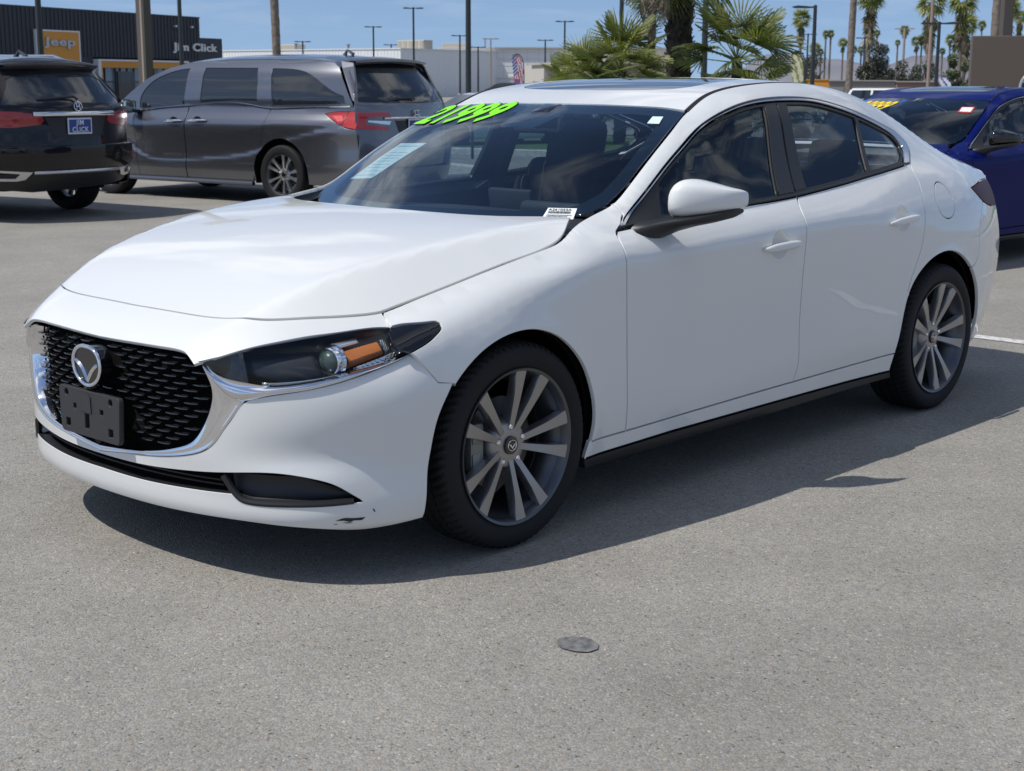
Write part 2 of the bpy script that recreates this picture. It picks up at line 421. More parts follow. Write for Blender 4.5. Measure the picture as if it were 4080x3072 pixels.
def section(x):
    """dense (z,s) polyline of the side at station x"""
    body=[l(x) for l in L]; b=belt(x); d=ditch(x)
    h=np.clip((d[0]-b[0]),.004,1)
    # kink sharpness at belt: glass zone sharp, C-pillar smooth
    k=float(np.interp(x,[.42,.62,2.50,2.72],[0,1,1,0]))
    w=d[1]-b[1]
    def up(f,bul): # point along belt->ditch chord, bulged outward
        n=np.array([-w,h]); n=n/np.hypot(*n)  # (z,s) normal outward
        return np.array([b[0]+f*h,b[1]+f*w])+bul*np.array([n[0],n[1]])
    L_=np.hypot(w,h)
    q=float(np.interp(x,[1.1,1.5,2.3,3.0],[.8,1,.85,.55])); ups=[up(.25,.02*L_),up(.5,.075*L_*q),up(.72,.125*L_*q),up(.90,.085*L_*q),d]
    low=body[-1]*(1) ; lo=low if k==0 else low
    P=np.array(body+[b*k+(1-k)*(.35*body[-1]+.65*b), b, b*k+(1-k)*(.7*b+.3*ups[0])]+ups)
    return bsp(P[None])[0]
ARW=.36
def arch(x,z):
    s=0
    for cx in (0.,2.725):
        r=np.hypot(x-cx,z-.325)
        s=s+.007*np.exp(-((r-.355)/.045)**2)
    return s
def ring(x,z,s):
    a=0
    for cx,cz,r0 in ((0.,.325,.425),(2.745,.32,.462)):
        r=np.hypot(x-cx,z-cz); t=np.clip((r0-r)/.024,0,1); t=t*t*(3-2*t)
        f=np.clip((x+.30)/.16,0,1) if cx==0 else np.clip((3.10-x)/.12,0,1)
        a=a+t*f*(z>.30)*np.clip(.904-s,0,.02)*.85
    return a
XS=np.arange(-.52,3.70,.01); ZS=np.arange(.14,1.46,.0025)
_tab=None
def table():
    global _tab
    if _tab is None:
        T=np.zeros((len(XS),len(ZS)))
        for i,x in enumerate(XS):
            q=section(x); o=np.maximum.accumulate(q[:,0]+np.arange(len(q))*1e-7)
            T[i]=np.interp(ZS,o,q[:,1])
            over=ZS>o[-1]
            T[i][over]=q[-1,1]-(ZS[over]-o[-1])*2.5
            und=ZS<o[0]; T[i][und]=q[0,1]+(ZS[und]-o[0])*.5
        _tab=T
    return _tab
def bil(T,X0,dx,Y0,dy,x,y):
    u=np.clip((np.asarray(x)-X0)/dx,0,T.shape[0]-1.001); v=np.clip((np.asarray(y)-Y0)/dy,0,T.shape[1]-1.001)
    i=u.astype(int); j=v.astype(int); a=u-i; b=v-j
    return T[i,j]*(1-a)*(1-b)+T[i+1,j]*a*(1-b)+T[i,j+1]*(1-a)*b+T[i+1,j+1]*a*b
def S(x,z):
    s=bil(table(),XS[0],.01,ZS[0],.0025,x,z)+arch(x,z); return s
# hood
hoodc=K((-.95,.632),(-.90,.660),(-.84,.702),(-.745,.755),(-.55,.846),(-.3,.918),(0,.970),(.2,.990),(.45,1.006))
hoodl=K((-.90,.615,.47),(-.80,.650,.58),(-.70,.686,.645),(-.60,.712,.68),(-.404,.768,.722),(-.2,.821,.754),(0,.868,.782),(.2,.908,.800),(.45,.985,.80)) # outer edge (x,z,s)
ridge=K((-.90,.395),(-.873,.415),(-.724,.490),(-.604,.538),(-.343,.612),(-.063,.672),(.2,.716),(.45,.745))
def T(x,s):
    x=np.asarray(x,float); s=np.abs(s)
    zc=hoodc(x)[...,0]; e=hoodl(x); sr=ridge(x)[...,0]
    zr=zc-.012*np.clip((x+1.3),.2,1)*(sr/.6)**2
    # inside ridge parabola, outside linear to edge, blended
    zi=zc-(zc-zr)*(s/sr)**2
    sl=(e[...,0]-zr)/np.maximum(e[...,1]-sr,.03)
    zo=zr+(s-sr)*sl
    w=.010; d=zi-zo
    return .5*(zi+zo-np.sqrt(d*d+w*w))+.5*0+w*0.5*np.exp(-((s-sr)/.1)**2)*0
# roof / rear glass / deck
#crown=K((1.0,.028),(1.168,.026),(1.5,.030),(1.9,.030),(2.4,.035),(2.75,.045),(3.2,.03),(3.65,.02))
roofc=K((1.05,1.300),(1.2,1.342),(1.4,1.394),(1.66,1.432),(1.9,1.441),(2.2,1.422),(2.6,1.356),(3.0,1.235),(3.2,1.145),(3.4,1.09),(3.65,1.045))
def RF(x,s):
    d=ditch(x); c=roofc(x)[...,0]
    q=np.abs(s)/d[...,1]
    return d[...,0]+(c-d[...,0])*(1-q**2.2)
# windshield X(s,z)
wse=K((.93,.42,.712),(.98,.54,.716),(1.021,.628,.715),(1.069,.718,.710),(1.133,.822,.695),(1.197,.936,.675),(1.259,1.059,.646),(1.315,1.200,.606),(1.36,1.31,.59))
wsb=K((.95,.19),(1.1,.15),(1.33,.09))
def W(s,z):
    e=wse(z); q=np.abs(s)/e[...,1]
    return e[...,0]-wsb(z)[...,0]*(1-q**2)
# bumper: plan curve param t 0..1 -> (x,s)
PC=np.array([(-.905,0),(-.902,.12),(-.893,.25),(-.872,.38),(-.838,.50),(-.785,.61),(-.71,.71),(-.62,.785),(-.52,.838),(-.42,.872),(-.32,.886),(-.22,.895)])
_d=np.r_[0,np.cumsum(np.hypot(*np.diff(PC,axis=0).T))]; PL=_d[-1]
_px=nspl(np.r_[-_d[:0:-1],_d],np.r_[PC[:0:-1,0],PC[:,0]]); _ps=nspl(np.r_[-_d[:0:-1],_d],np.r_[-PC[:0:-1,1],PC[:,1]])
def plan(a):
    x=_px(a); s=_ps(a); e=1e-4
    tx=(_px(a+e)-_px(a-e)); ts=(_ps(a+e)-_ps(a-e)); l=np.hypot(tx,ts)
    return x,s,-ts/l,tx/l   # outward normal in (x,s): rotate tangent
# inward depth d(a,z): rows knots a, each (z,d)
FD=[(0.0,[(.15,.070),(.175,.038),(.20,.020),(.25,.010),(.32,.006),(.45,.000),(.60,.0),(.66,.008),(.70,.065),(.75,.17)]),
    (.5,[(.15,.075),(.175,.040),(.20,.022),(.25,.015),(.32,.010),(.45,.004),(.60,.004),(.66,.02),(.70,.08),(.75,.20)]),
    (.8,[(.15,.06),(.175,.026),(.20,.012),(.25,.010),(.32,.011),(.375,.024),(.45,.015),(.60,.018),(.66,.05),(.70,.11),(.75,.22)]),
    (1.05,[(.15,.05),(.175,.025),(.20,.015),(.25,.010),(.32,.018),(.45,.006),(.60,.012),(.66,.045),(.70,.085),(.75,.17)]),
    (PL,[(.15,.04),(.175,.022),(.20,.015),(.25,.010),(.32,.004),(.45,.000),(.60,.004),(.66,.012),(.70,.025),(.75,.07)])]
_fz=np.linspace(.14,.76,125); _fa=np.linspace(0,PL,120)
_ft=None
def ftab():
    global _ft
    if _ft is None:
        rows=np.array([nspl(*zip(*r))(_fz) for _,r in FD]); aa=[a for a,_ in FD]
        aa2=[-a for a in aa[:0:-1]]+aa; rows2=np.vstack([rows[:0:-1],rows])
        M=np.array([nspl(aa2,rows2[:,j])(_fa) for j in range(len(_fz))]).T
        _ft=M
    return _ft
def Fd(a,z):
    return bil(ftab(),0,_fa[1],_fz[0],_fz[1]-_fz[0],np.abs(a),z)
def Fp(a,z):
    x,s,nx,ns=plan(a); d=Fd(a,z)
    return np.stack([x-nx*d,-(s-ns*d),np.asarray(z,float)+0*d],-1)  # y=-s : a>0 = visible side
# ------------------------------------------------------------------ ground
def asphalt(name, base, seed=0.0):
    m = mat(name, base, .88, spec=.35); n, l, b = nodes(m)
    tc = n.new('ShaderNodeTexCoord'); mp = n.new('ShaderNodeMapping'); mp.inputs['Location'].default_value = (seed, seed*.7, 0); l.new(tc.outputs['Object'], mp.inputs[0])
    def noise(sc, det=4, ro=.55):
        x = n.new('ShaderNodeTexNoise'); x.inputs['Scale'].default_value = sc; x.inputs['Detail'].default_value = det; x.inputs['Roughness'].default_value = ro; l.new(mp.outputs[0], x.inputs['Vector']); return x.outputs['Fac']
    def rng(v, a, b_, lo, hi):
        r = n.new('ShaderNodeMapRange'); r.inputs[1].default_value = a; r.inputs[2].default_value = b_; r.inputs[3].default_value = lo; r.inputs[4].default_value = hi; l.new(v, r.inputs[0]); return r.outputs[0]
    def mul(a, b_, op='MULTIPLY'):
        q = n.new('ShaderNodeMath'); q.operation = op
        for i, v in enumerate((a, b_)):
            if isinstance(v, (int, float)): q.inputs[i].default_value = v
            else: l.new(v, q.inputs[i])
        return q.outputs[0]
    vo = n.new('ShaderNodeTexVoronoi'); vo.inputs['Scale'].default_value = 165; l.new(mp.outputs[0], vo.inputs['Vector'])
    sp = n.new('ShaderNodeSeparateColor'); l.new(vo.outputs['Color'], sp.inputs[0])
    stone = rng(sp.outputs[0], 0, 1, .80, 1.20)
    fine = rng(noise(230, 2), .35, .65, .86, 1.14); med = rng(noise(28, 5, .62), .3, .7, .90, 1.10)
    big = rng(noise(.55, 5, .6), .32, .68, .90, 1.07); blot = rng(noise(2.3, 6, .65), .35, .65, .94, 1.06)
    f = mul(mul(mul(stone, fine), mul(med, blot)), big)
    # pale chips here and there
    chip = rng(sp.outputs[1], .978, .984, 0, .45)
    f = mul(f, mul(chip, 1.0, 'ADD')); f = mul(f, rng(sp.outputs[1], .010, .016, .42, 1.0))
    # tyre-polished darker drags, long in one direction
    mp2 = n.new('ShaderNodeMapping'); mp2.inputs['Rotation'].default_value = (0, 0, .5); mp2.inputs['Scale'].default_value = (.12, 1.1, 1); l.new(tc.outputs['Object'], mp2.inputs[0])
    dr = n.new('ShaderNodeTexNoise'); dr.inputs['Scale'].default_value = .8; dr.inputs['Detail'].default_value = 4; l.new(mp2.outputs[0], dr.inputs['Vector'])
    f = mul(f, rng(dr.outputs['Fac'], .35, .62, .90, 1.04))
    vm = n.new('ShaderNodeVectorMath'); vm.operation = 'SCALE'; vm.inputs[0].default_value = base; l.new(f, vm.inputs['Scale'])
    # warm / cool tint by stone
    tint = n.new('ShaderNodeMix'); tint.data_type = 'RGBA'; tint.blend_type = 'MULTIPLY'; tint.inputs[0].default_value = 1
    cr = n.new('ShaderNodeMix'); cr.data_type = 'RGBA'; cr.inputs[6].default_value = (1.06, 1.0, .92, 1); cr.inputs[7].default_value = (.94, .99, 1.05, 1); l.new(sp.outputs[2], cr.inputs[0])
    l.new(vm.outputs[0], tint.inputs[6]); l.new(cr.outputs[2], tint.inputs[7]); l.new(tint.outputs[2], b.inputs['Base Color'])
    bp = n.new('ShaderNodeBump'); bp.inputs['Strength'].default_value = .55; bp.inputs['Distance'].default_value = .004
    h = mul(mul(vo.outputs['Distance'], -1.0), noise(320, 2), 'ADD'); l.new(h, bp.inputs['Height']); l.new(bp.outputs[0], b.inputs['Normal'])
    return m
M_ASPH = asphalt('asphalt', (.275, .260, .233))
def sheet(name, pts, z, m, kind='structure'):
    o = mesh_obj(name, [(x, y, z) for x, y in pts], [tuple(range(len(pts)))], m, None, False); o['kind'] = kind; return o
sheet('ground', [(-4000, -4000), (4000, -4000), (4000, 4000), (-4000, 4000)], 0, M_ASPH)
M_LINE = mat('line_paint', (.62, .61, .58), .7); noise_var(M_LINE, (.60, .59, .56), (.36, .345, .32), 26, 6, lo=.52, hi=.66)
sheet('parking_line', [(4.60, -2.6), (4.71, -2.6), (4.715, 2.2), (4.605, 2.2)], .004, M_LINE)
sheet('parking_line', [(7.45, -2.6), (7.56, -2.6), (7.565, .2), (7.455, .2)], .004, M_LINE)
random.seed(8)
pt = [(-.481+.047*(1+.03*math.sin(3*a)+.02*math.sin(7*a+1))*math.cos(a)*1.02+.0*a, -1.537+.058*(1+.03*math.sin(3*a+2)+.02*math.sin(8*a))*math.sin(a)) for a in np.linspace(0, 2*math.pi, 40)[:-1]]
c, s = math.cos(.83), math.sin(.83)
M_TAR = mat('tar_patch', (.11, .112, .115), .6); noise_var(M_TAR, (.085, .087, .09), (.21, .205, .195), 45, 6)
sheet('tar_patch', pt, .004, M_TAR)
# the next parking row, behind the photographer: it shows only as reflections in the paint
for k in range(7): sheet('parking_line', [(-9+k*2.75, -14.0), (-8.88+k*2.75, -14.0), (-8.88+k*2.75, -8.6), (-9+k*2.75, -8.6)], .004, M_LINE)
sheet('parking_line', [(-14, -8.6), (14, -8.6), (14, -8.48), (-14, -8.48)], .004, M_LINE)
# island of gravel with a white kerb, then road, kerb and lawn behind the parked cars
M_KERB = mat('kerb_paint', (.55, .54, .50), .8); noise_var(M_KERB, (.56, .55, .51), (.42, .41, .38), 9)
M_GRAVEL = mat('gravel', (.33, .30, .26), .95)
n_, l_, b_ = nodes(M_GRAVEL); v_ = n_.new('ShaderNodeTexVoronoi'); v_.inputs['Scale'].default_value = 28; t_ = n_.new('ShaderNodeTexCoord'); l_.new(t_.outputs['Object'], v_.inputs['Vector'])
r_ = n_.new('ShaderNodeMix'); r_.data_type = 'RGBA'; r_.inputs[6].default_value = (.20, .18, .155, 1); r_.inputs[7].default_value = (.48, .44, .39, 1)
s_ = n_.new('ShaderNodeSeparateColor'); l_.new(v_.outputs['Color'], s_.inputs[0]); l_.new(s_.outputs[0], r_.inputs[0]); l_.new(r_.outputs[2], b_.inputs['Base Color'])
ISL = [(9.6, 10.9), (12.75, 11.45), (13.45, 12.05), (13.9, 13.4), (13.6, 15.2), (12.2, 13.4)]
def kerb(name, pts, closed, w=.15, h=.13):
    P = np.array(pts, float); n = len(P); V = []; F = []
    for i in range(n):
        a = P[(i-1) % n] if closed or i > 0 else P[i]; b = P[(i+1) % n] if closed or i < n-1 else P[i]
        d = (b-a)/np.hypot(*(b-a)); nn = np.array([-d[1], d[0]])
        for u, z in ((-.5, -.0), (-.5, h-.02), (-.4, h), (.4, h), (.5, h-.02), (.5, .0)): V.append((*(P[i]+nn*u*w), z))
    for i in range(n if closed else n-1):
        for k in range(5): F.append((i*6+k, i*6+k+1, ((i+1) % n)*6+k+1, ((i+1) % n)*6+k))
    o = mesh_obj(name, V, F, M_KERB, None, False); o['kind'] = 'structure'; return o
kerb('kerb', ISL, True); sheet('gravel_bed', ISL, .09, M_GRAVEL)
M_LAWN = mat('lawn', (.07, .13, .035), .9); noise_var(M_LAWN, (.055, .105, .028), (.10, .16, .05), 2.2, 8, bump=.6, bscale=60)
kl = [(10.5, 45.0), (14.2, 32.0), (17.85, 18.25), (18.6, 15.6), (21.2, 5.0), (23.8, -8.0)]
kerb('kerb', kl, False)
sheet('lawn', [(x+.08, y) for x, y in kl]+[(31.0, -6.0), (28.5, 9.0), (25.5, 21.0), (21.0, 36.0), (17.0, 46.0)], .10, M_LAWN)
# ------------------------------------------------------------------ the sedan
fS = lambda x, z: np.stack([x, -S(x, z), z+0*x], -1)
fT = lambda x, s: np.stack([x+0*s, s+0*x, T(x, s)], -1)
fW = lambda s, z: np.stack([W(s, z), s+0*z, z+0*s], -1)
fR = lambda x, s: np.stack([x+0*s, s+0*x, RF(x, s)], -1)
fF = lambda a, z: Fp(a, z)
def refF(uv):
    x, s, nx, ns = plan(uv[:, 0]); return np.c_[nx, -ns, 0*nx+.15]
_sn = surf_normals
def surf_normals(f, uv, ref, e=1e-3):
    return _sn(f, uv, ref(uv) if callable(ref) else ref, e)
SIDE = (0, -1, .15); UP = (0, 0, 1)
sym = lambda pts: np.vstack([np.array(pts), np.array([(p[0], -p[1]) for p in pts[::-1]])])   # second coordinate mirrored
symu = lambda pts: np.vstack([np.array(pts), np.array([(-p[0], p[1]) for p in pts[::-1]])])  # first coordinate mirrored

GAPF = sm([(.536,.943),(.512,.929),(.499,.891),(.496,.833),(.500,.726),(.513,.559),(.527,.389),(.535,.278)])
GAPM = sm([(1.632,.995),(1.599,.962),(1.582,.905),(1.577,.85),(1.575,.738),(1.578,.61),(1.585,.449),(1.589,.354),(1.571,.292)])
GAPR = sm([(2.584,1.083),(2.566,1.054),(2.567,1.018),(2.555,.976),(2.520,.861),(2.495,.765),(2.470,.705),(2.427,.633),(2.396,.565)])
BELT = [(.536,.943),(.669,.950),(.805,.959),(1.05,.968),(1.308,.981),(1.427,.985),(1.632,.995),(1.83,1.01),(2.018,1.026),(2.211,1.046),(2.419,1.067),(2.584,1.083)]
BELTS = sm(BELT)
DBOT = [(.342,.278),(.535,.280),(.919,.286),(1.23,.290),(1.571,.293),(1.941,.297),(2.345,.303)]
ARF = sm([(-.358,.30),(-.352,.40),(-.325,.475),(-.284,.545),(-.234,.596),(-.174,.638),(-.103,.669),(-.033,.684),(.043,.684),(.118,.665),(.179,.635),(.236,.590),(.285,.535),(.322,.466),(.346,.395),(.353,.323),(.346,.273),(.329,.222)])
ARR = sm([(2.327,.222),(2.343,.305),(2.358,.394),(2.376,.475),(2.404,.548),(2.450,.607),(2.518,.656),(2.597,.689),(2.683,.705),(2.775,.702),(2.872,.674),(2.966,.620),(3.045,.546),(3.103,.456),(3.137,.372),(3.147,.303),(3.134,.240)])
CHO = sm([(.536,.943),(.585,.957),(.76,1.050),(.913,1.140),(1.086,1.224),(1.217,1.274),(1.322,1.309),(1.427,1.334),(1.537,1.351),(1.69,1.362),(1.878,1.362),(1.994,1.354),(2.109,1.338),(2.251,1.311),(2.414,1.272),(2.556,1.234),(2.660,1.198),(2.690,1.161),(2.640,1.116),(2.584,1.083)])
CHI = sm([(.605,.957),(.652,.980),(.762,1.040),(.914,1.129),(1.084,1.211),(1.212,1.262),(1.312,1.294),(1.422,1.320),(1.530,1.336),(1.669,1.345),(1.858,1.346),(1.976,1.339),(2.092,1.322),(2.231,1.295),(2.396,1.255),(2.525,1.217),(2.590,1.184),(2.603,1.157),(2.562,1.119),(2.506,1.078)])
_fx = np.linspace(-.404, .42, 60); FTOP = np.c_[_fx, ditch(_fx)[:, 0]+.0015]
APIN = sm([(.42,.9775),(.52,.997),(.626,1.021),(.717,1.069),(.822,1.133),(.936,1.197),(1.060,1.259),(1.198,1.315)])
HUPS = sm([(-.404,.7695),(-.413,.750),(-.424,.731)])          # short seam above the lamp
LAMPS = sm([(-.424,.731),(-.390,.737),(-.350,.7385),(-.306,.7395),(-.288,.737),(-.286,.728),(-.306,.711),(-.340,.693),(-.414,.668)])
FSEAM = [(-.414,.668),(-.334,.571),(-.277,.562)]
TAILU = sm([(3.11,.955),(3.30,.966),(3.45,.970),(3.66,.963)]); TAILD = sm([(3.11,.955),(3.196,.906),(3.33,.868),(3.48,.850),(3.66,.842)])
RBS = sm([(3.235,.888),(3.115,.79),(3.083,.707),(3.058,.644),(2.985,.612)])
def seg(P, a, b, ax=0):
    """piece of polyline P with coordinate ax between a and b (keeps order)"""
    P = np.asarray(P); m = (P[:, ax] >= min(a, b)) & (P[:, ax] <= max(a, b)); return P[m]
def circ(cx, cz, r, n=40, ry=None): t = np.linspace(0, 2*np.pi, n, endpoint=False); return np.c_[cx+r*np.cos(t), cz+(ry or r)*np.sin(t)]
chi_top = lambda x: np.interp(x, *seg(CHI, .60, 2.60)[:np.argmax(CHI[:, 0])].T)
belt_z = lambda x: np.interp(x, *np.array(BELT).T)
def pane(bl, br, tl, tr, ins=.011, up=.020, tz=None):
    xb = np.linspace(bl, br, 20); xt = np.linspace(tl, tr, 24)
    b = np.c_[xb, belt_z(xb)+up]; t = np.c_[xt, chi_top(xt)-ins]
    return np.vstack([b, t[::-1]])
SHUTF = [(-.752,0),(-.748,.227),(-.740,.385),(-.710,.500),(-.655,.570),(-.586,.624),(-.512,.671),(-.431,.711),(-.404,.721)]
HOODS = [(-.404,.721),(-.297,.741),(-.151,.764),(-.066,.776),(.10,.793),(.255,.801),(.310,.790),(.372,.756),(.440,.710)]
HOODR = [(.440,.708),(.384,.643),(.294,.522),(.232,.290),(.211,0)]
HLU_T = [(-.404,.721),(-.405,.745),(-.410,.764),(-.459,.738),(-.54,.702),(-.617,.663),(-.691,.621),(-.758,.571),(-.822,.519),(-.876,.464)]
GTOP = [(-.876,.464),(-.871,.400),(-.874,.300),(-.878,.201),(-.882,.09),(-.884,0)]

def wheel_parts(root, rim_mat, hero=True, spokes=10, r_rim=.244, R=.3253, tw=.1045, caps=True):
    """one wheel at the origin, outer face towards -Y; returns its mesh object"""
    k = R/.3253
    b = MB(); n = 72 if hero else 36
    b.lathe([(r_rim*.99, -.101), (r_rim, -.1025), (r_rim+.001, -.099), (r_rim-.004, -.090), (.216*k, -.062), (.200*k, -.02), (.196*k, .02), (.20*k, .06), (.225*k, .095)], n=n)
    b.lathe([(r_rim*.99, -.101), (r_rim*.965, -.0985), (r_rim*.935, -.088), (r_rim*.90, -.05), (.196*k, -.0)], n=n, mi=0)
    b.lathe([(.001, -.064), (.030, -.066), (.048, -.065), (.068*k, -.060), (.080*k, -.046), (.086*k, -.02), (.086*k, .01)], n=32, mi=1)
    w = b.build('wheel', [M_RIMB, rim_mat], root, True, 30)
    # tyre with lateral grooves
    NS = 360 if hero else 72
    prof = [(r_rim-.010, -.088), (r_rim-.002, -.1005), (r_rim+.006, -.1035), (r_rim+.018, -.1085), (r_rim+.034, -.1115), (.292*k, -.1105), (.303*k, -.1075), (.311*k, -.102), (.3175*k, -.094), (.3215*k, -.083), (.3240*k, -.066), (.3248*k, -.052), (.3248*k, -.048), (.3172*k, -.046), (.3172*k, -.038), (.3250*k, -.036), (.3253*k, -.012), (.3180*k, -.010), (.3180*k, -.003)]
    prof = [(r, h*tw/.1115) for r, h in prof]
    prof = prof+[(r, -h) for r, h in prof[::-1]]
    rr = np.array([p[0] for p in prof]); hh = np.array([p[1] for p in prof]); a = np.arange(NS)*2*np.pi/NS
    RR = np.repeat(rr[:, None], NS, 1)
    if hero:
        ph = (np.arange(NS) % 5)
        for j in range(len(prof)):
            if rr[j] > .3095*k:
                d = .0065 if abs(hh[j]) > .046 else .004
                sh = int(abs(hh[j])*60)                     # grooves sweep across the tread
                RR[j] -= d*np.isin((np.arange(NS)+sh) % 5, [0, 1])*(rr[j] > .3095*k)*(.45 if rr[j] < .313*k else 1)
    V = np.stack([RR*np.cos(a), np.repeat(hh[:, None], NS, 1), RR*np.sin(a)], -1).reshape(-1, 3)
    V[:, 2] = np.maximum(V[:, 2], -R+.0015)
    F = [(j*NS+i, j*NS+(i+1) % NS, (j+1)*NS+(i+1) % NS, (j+1)*NS+i) for j in range(len(prof)-1) for i in range(NS)]
    ty = mesh_obj('tyre', V, F, M_RUBBER, w)
    if hero: ty.data.set_sharp_from_angle(angle=math.radians(28))
    # spokes
    st = np.linspace(0, 1, 9); bm = MB(); B = bm.bm; rings = []
    for t in st:
        r = .036+(r_rim-.008-.036)*t
        wd = np.interp(t, [0, .25, .6, 1], [.0102, .0110, .0140, .0225])*(1 if spokes == 10 else 1.0)
        fo = -np.interp(t, [0, .2, .6, 1], [.062, .072, .088, .0975]); tw_ = .006*math.sin(t*math.pi)
        bk = fo+np.interp(t, [0, .5, 1], [.036, .036, .026])
        ln = [(-wd*1.06, bk), (-wd*1.08, fo+.012), (-wd, fo+.0012+tw_*.3), (-wd*.94, fo), (wd*.94, fo+tw_*.5), (wd, fo+.0012+tw_*.8), (wd*1.12, fo+.013+tw_), (wd*1.08, bk)]
        rings.append([B.verts.new((r, h, q)) for q, h in ln])
    for i in range(len(rings)-1):
        for j in range(7): B.faces.new((rings[i][j], rings[i][j+1], rings[i+1][j+1], rings[i+1][j])).material_index = 0 if 2 <= j <= 4 else 1
    sp = bm.build('spoke', [rim_mat, M_SPSIDE], w, True, 26); sp.location = (0, 0, 0)
    for kx in range(spokes):
        o = sp if kx == 0 else share(sp, w)
        ang = kx*2*math.pi/spokes+math.radians(90)+(math.radians(4.2) if kx % 2 else -math.radians(4.2))
        o.rotation_euler = (0, -ang, 0)
    c = MB().lathe([(.0005, -.0735), (.024, -.0735), (.0285, -.072), (.0295, -.068), (.0295, -.055)], n=32).build('centre_cap', M_GLOSSBK, w, True)
    if hero:
        ring = MB()
        ring.tube([(.0185*math.cos(q), -.0745, .0165*math.sin(q)) for q in np.linspace(0, 2*math.pi, 25)], .0014, 6, False)
        ring.prism([(-.0165,.006),(-.006,.003),(0,-.005),(.006,.003),(.0165,.006),(.009,-.001),(.003,-.007),(0,-.0115),(-.003,-.007),(-.009,-.001)], -.0738, -.0762, lambda u, v, h: (u, h, v))
        ring.build('cap_emblem', M_CHROME, w, True, 40)
    ln = MB().lathe([(.0005, -.070), (.0065, -.070), (.0085, -.068), (.0095, -.052)], n=6, c=(.057*k, 0, 0)).build('lug_nut', M_CHROME, w)
    for q in range(5):
        o = ln if q == 0 else share(ln, w)
        o.rotation_euler = (0, -(q*2*math.pi/5+math.radians(90)), 0)
    MB().lathe([(.07*k, -.012), (.145*k, -.012), (.145*k, .012), (.07*k, .012)], n=40).build('brake_disc', M_DISC, w, True, 30)
    if hero:
        q = MB(); q.box((-.128, -.022, .012), (.060, .060, .15), None, .012); q.box((-.135, -.045, .045), (.035, .02, .045), None, .006); q.box((-.135, -.045, -.03), (.035, .02, .05), None, .006)
        q.build('brake_caliper', M_CALI, w, True)
    return w
def place_wheels(root, w, pts):
    """the first point takes the wheel itself, the rest are copies of it and of its parts"""
    kids = list(w.children)
    for i, (x, y, z, rz) in enumerate(pts):
        if i == 0: o = w
        else:
            o = share(w, root)
            for ch in kids: share(ch, o)
        o.location = (x, y, z); o.rotation_euler = (0, 0, rz)

